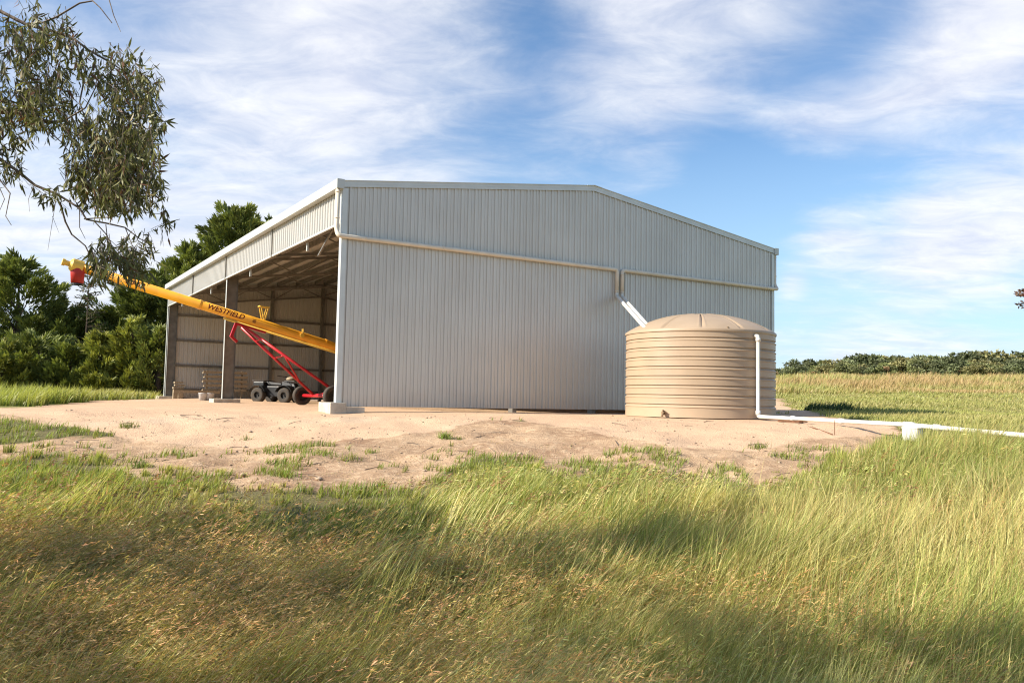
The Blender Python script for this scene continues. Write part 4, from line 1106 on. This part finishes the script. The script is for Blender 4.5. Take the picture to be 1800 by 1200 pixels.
TW = [
 ([(45, 43), (76, 40), (100, 30), (140, 6), (163, 2), (176, 14), (197, 41)], .007), ([(183, -30), (200, 28), (212, 56)], .004),
 ([(105, 355), (115, 390), (126, 412), (150, 432), (166, 466), (176, 480)], .006), ([(165, 388), (186, 411), (197, 432), (205, 470)], .004),
 ([(-5, 310), (18, 340), (10, 380), (20, 396)], .004), ([(-5, 320), (8, 350), (-4, 378)], .003), ([(80, 213), (90, 235), (108, 250), (132, 280)], .005),
 ([(148, 385), (200, 381), (225, 371), (290, 377)], .004), ([(92, 215), (130, 235), (165, 225), (190, 260)], .005), ([(112, 213), (150, 190), (170, 150), (200, 120)], .005),
 ([(132, 70), (150, 130), (140, 180), (160, 240), (170, 300)], .006), ([(190, 108), (230, 150), (260, 190), (272, 240)], .004), ([(100, 341), (92, 390), (84, 440)], .002), ([(92, 380), (104, 410)], .0015),
 ([(60, 325), (50, 350), (52, 372)], .002), ([(140, 366), (140, 400), (150, 420)], .003), ([(186, 395), (190, 430), (215, 460)], .003), ([(220, 400), (232, 430), (236, 470)], .003),
 ([(165, 225), (215, 235), (250, 260), (262, 310)], .005), ([(170, 300), (200, 330), (230, 345)], .004)]
for pts_, rs_ in LIMBS: MB().tube(pts_, rs_, 9).build('limb', M_bark, euc, smooth=True)
for k in range(9):
    a = k*.7+.3; q = TB+Vector((0, .1, 2.5+.45*k)); e_ = q+Vector((math.cos(a+2)*2.2, math.sin(a+2)*2.0, 1.1))
    pj = proj(np.array([e_[:]]))
    if e_.y > 0 and pj[0][0] > -60: continue
    MB().tube([q, (q+e_)/2+Z*.35, e_], [.08, .05, .015], 8).build('limb', M_bark, euc, smooth=True)
mb = MB()
for pl_, r in TW:
    n_ = len(pl_); dz0 = random.uniform(-.15, .15)
    pts_ = [pt(a, b, dz0*(i/(n_-1))) for i, (a, b) in enumerate(pl_)]
    mb.tube(pts_, [r*(1-.6*i/(n_-1)) for i in range(n_)], 6)
LP, LD, LL, LC = [], [], [], []
def cluster(c0, n_, r, ln=.082, tone=1.0, twig=True):
    """a drooping twig with hanging lanceolate leaves"""
    d0 = Vector((random.gauss(.25, .5), random.gauss(0, .5), -random.uniform(.5, 1.1))).normalized(); L_ = random.uniform(.12, .30)*r/.2
    p0 = c0-d0*L_*.5; p1 = c0+d0*L_*.5
    if twig: mb.tube([p0, (p0+p1)/2+Vector((0, 0, .01)), p1], [.0018, .0013, .0008], 4)
    for j in range(n_):
        q = p0.lerp(p1, random.random())
        LP.append(tuple(q)); v = Vector((random.gauss(.1, .42), random.gauss(0, .42), -1+random.gauss(0, .35)))
        if random.random() < .16: v = Vector((random.gauss(.5, .5), random.gauss(0, .5), random.gauss(0, .4)))
        v.normalize(); LD.append(tuple(v)); LL.append(random.uniform(.65, 1.25)*ln)
        g = random.random()
        c_ = (.11, .11, .042) if g < .6 else (.23, .23, .10) if g < .88 else (.16, .075, .04) if g < .95 else (.22, .17, .08)
        k_ = random.uniform(.7, 1.25)*tone; LC.append([q_*k_ for q_ in c_])
REG = [  # cx, cy, rx, ry, clusters
 (40, 120, 75, 85, 95), (95, 95, 60, 55, 50), (15, 210, 50, 50, 55), (85, 185, 50, 50, 55), (10, 275, 28, 38, 18), (60, 50, 60, 30, 20),
 (200, 130, 52, 50, 44), (235, 190, 50, 70, 66), (185, 250, 75, 60, 100), (220, 280, 62, 60, 85), (180, 320, 65, 38, 85), (215, 345, 50, 24, 34), (262, 325, 22, 16, 10), (245, 150, 30, 36, 16), (268, 215, 18, 45, 12),
 (190, 455, 36, 26, 26), (235, 452, 32, 30, 26), (178, 474, 14, 14, 10), (288, 384, 16, 12, 5), (88, 345, 22, 12, 6), (262, 425, 12, 12, 4), (270, 290, 14, 30, 6), (215, 475, 40, 14, 16)]
for (cx_, cy_, rx, ry, n_) in REG:
    for k in range(int(n_*(1.45 if cy_ > 230 and cy_ < 350 and cx_ > 150 else 1.2))):
        a = random.uniform(0, 6.28); q = math.sqrt(random.random())
        X_ = cx_+math.cos(a)*q*rx; Y_ = cy_+math.sin(a)*q*ry
        cluster(pt(X_, Y_, random.gauss(0, .28)), random.randint(7, 12), .16, .062)
# crown outside the frame
cc0 = TB+Vector((.6, .3, 5.1)); nfr = 0; tries = 0
while nfr < 980:
    v = Vector((random.gauss(0, 1), random.gauss(0, 1), random.gauss(0, 1))).normalized()*random.uniform(.3, 1)**.45
    c_ = cc0+Vector((v.x*3.5, v.y*4.2-.5, v.z*3.0))
    if c_.z < TB.z+1.9: continue
    if c_.y > 0:
        pj = proj(np.array([c_[:]])); 
        if pj[0][0] > -70 and pj[1][0] > -160: continue
    q = Vector(c_)                      # keep the crown out of where the photo's grass is sunlit
    for _ in range(3):
        t_ = (q.z-hz(q.x, q.y))/math.tan(rad(33)); q2 = Vector((c_.x+.943*((c_.z-hz(q.x, q.y))/math.tan(rad(33))), c_.y+.333*((c_.z-hz(q.x, q.y))/math.tan(rad(33))), 0)); q = Vector((q2.x, q2.y, c_.z))
    q2.z = hz(q2.x, q2.y); lx, ly = proj(np.array([q2[:]]))
    tries += 1
    if q2.y > 1 and ly[0] < np.interp(lx[0], [-400, 0, 300, 400, 600, 850, 950, 1200, 1800, 2300], [900, 885, 868, 850, 880, 935, 1010, 1110, 1260, 1300]) and tries < 60000: continue
    nfr += 1
    cluster(c_, 15, .30, .19, twig=False)
mb.build('twigs', M_bark, euc)
LP = np.array(LP); LD = np.array(LD); LL = np.array(LL); LC = np.clip(np.array(LC), .01, .6)
V, Fs, Co = leafquads(LP, LD, LL, LL*np.where(LL > .12, .24, .185), LC, .2)
npmesh('foliage', V, Fs, Co, M_leaf, euc)
SKYX, SKYY = 5.3, 2.4
CLOUD1 = (6.4, 6.7, 7.8); CLOUD2 = (9.0, 9.0, 9.1); HAZEC = (4.6, 6.4, 8.0)
EXPO = 1.0; SKYT = (1.1, 1.32, 1.5)
def blobs():
    for (a, b, r, v) in ((250, 330, .50, .30), (620, 190, .36, .24), (100, 60, .3, -.14), (1150, 130, .26, .28), (1000, 330, .2, -.12), (930, 60, .12, -.1),
        (1320, 370, .17, -.26), (1480, 330, .2, -.10), (1560, 60, .16, -.08), (930, 50, .08, -.14), (1250, 300, .1, -.1),
        (1400, 232, 0.075, 0.161), (1470, 205, 0.09, 0.186), (1550, 180, 0.09, 0.174), (1630, 140, 0.09, 0.174), (1700, 90, 0.105, 0.186), (1780, 30, 0.12, 0.186),
        (1450, 400, .07, .26), (1750, 400, .14, .24), (1560, 520, .14, .2), (1640, 370, .05, .1), (1390, 500, .03, .25)): blob(a, b, r, v)
# ------------------------------------------------------------------ sky, sun, camera
SAZ = Vector((-.943, -.333)); ELEV = rad(33)
sd = Vector((SAZ.x*math.cos(ELEV), SAZ.y*math.cos(ELEV), math.sin(ELEV)))
ld = bpy.data.lights.new('sun', 'SUN'); ld.energy = 4.6; ld.angle = rad(.5); ld.color = (1.0, .91, .77)
lo = bpy.data.objects.new('sun', ld); C.objects.link(lo); lo.rotation_euler = sd.to_track_quat('Z', 'Y').to_euler()
w = bpy.data.worlds.new('World'); sc.world = w; w.use_nodes = True
nt = w.node_tree; N = nt.nodes; K = nt.links
bg = N['Background']; bg.inputs[1].default_value = .062
sky = N.new('ShaderNodeTexSky'); sky.sky_type = 'NISHITA'; sky.sun_disc = False; sky.sun_elevation = ELEV
sky.sun_rotation = math.atan2(sd.x, sd.y); sky.air_density = 1.0; sky.dust_density = .2; sky.ozone_density = 1.2
tc = N.new('ShaderNodeTexCoord')
dirv = tc.outputs['Generated']
def vm(op, a, b=None):
    n = N.new('ShaderNodeVectorMath'); n.operation = op
    for i, q in enumerate((a, b)):
        if q is None: continue
        if isinstance(q, tuple): n.inputs[i].default_value = q
        else: K.new(q, n.inputs[i])
    return n
sp_ = N.new('ShaderNodeSeparateXYZ'); K.new(dirv, sp_.inputs[0])
zc = mathn('MAXIMUM', sp_.outputs[2], .0); zc = mathn('ADD', zc, .16)
cx = mathn('DIVIDE', sp_.outputs[0], zc); cy = mathn('DIVIDE', sp_.outputs[1], zc)
cb = N.new('ShaderNodeCombineXYZ'); K.new(cx, cb.inputs[0]); K.new(cy, cb.inputs[1])
mp = N.new('ShaderNodeMapping'); mp.inputs['Rotation'].default_value = (0, 0, rad(28)); mp.inputs['Scale'].default_value = (1.0, 1.5, 1); mp.inputs['Location'].default_value = (SKYX, SKYY, 0)
K.new(cb.outputs[0], mp.inputs[0])
n1 = nnoise(.7, 5, .5, mp.outputs[0], .3); n2 = nnoise(4.2, 10, .62, mp.outputs[0], .5); n3 = nnoise(1.5, 10, .6, mp.outputs[0], .8)
cov = mathn('ADD', mathn('MULTIPLY', n1, .8), mathn('ADD', mathn('MULTIPLY', n2, .30), mathn('MULTIPLY', n3, .5)))
def blob(px, py, r, amt):
    global cov
    d = Rm @ Vector(((px-900)/F, -(py-600)/F, -1.0)); d.normalize()
    dd = vm('DISTANCE', dirv, tuple(d)).outputs['Value']
    f = rng(dd, 0, r, 1, 0); f.node.interpolation_type = 'SMOOTHSTEP'
    cov = mathn('ADD', cov, mathn('MULTIPLY', f, amt))
blobs()
cl = rng(cov, .66, 1.2, 0, 1); cl.node.interpolation_type = 'SMOOTHSTEP'
shade = mixc(rng(n2, .35, .7), CLOUD1, CLOUD2)
hzn = rng(sp_.outputs[2], -.02, .30, .9, 0)
base = mixc(hzn, vm('MULTIPLY', sky.outputs[0], SKYT).outputs[0], HAZEC)
colr = mixc(mathn('MULTIPLY', cl, .9), base, shade)
K.new(colr, bg.inputs[0])
cam = bpy.data.cameras.new('camera'); co = bpy.data.objects.new('camera', cam); C.objects.link(co)
cam.sensor_width = 36; cam.lens = 36*F/1800; cam.clip_start = .05; cam.clip_end = 6000
co.matrix_world = Rm.to_4x4(); sc.camera = co
vs_ = sc.view_settings; vs_.view_transform = 'Standard'; vs_.look = 'None'; vs_.exposure = EXPO; vs_.gamma = 1; vs_.use_curve_mapping = False
sc.cycles.use_denoising = True; sc.cycles.denoising_prefilter = 'NONE'; sc.cycles.pixel_filter_type = 'BLACKMAN_HARRIS'; sc.cycles.filter_width = 1.15
sc.cycles.max_bounces = 8; sc.cycles.transparent_max_bounces = 4
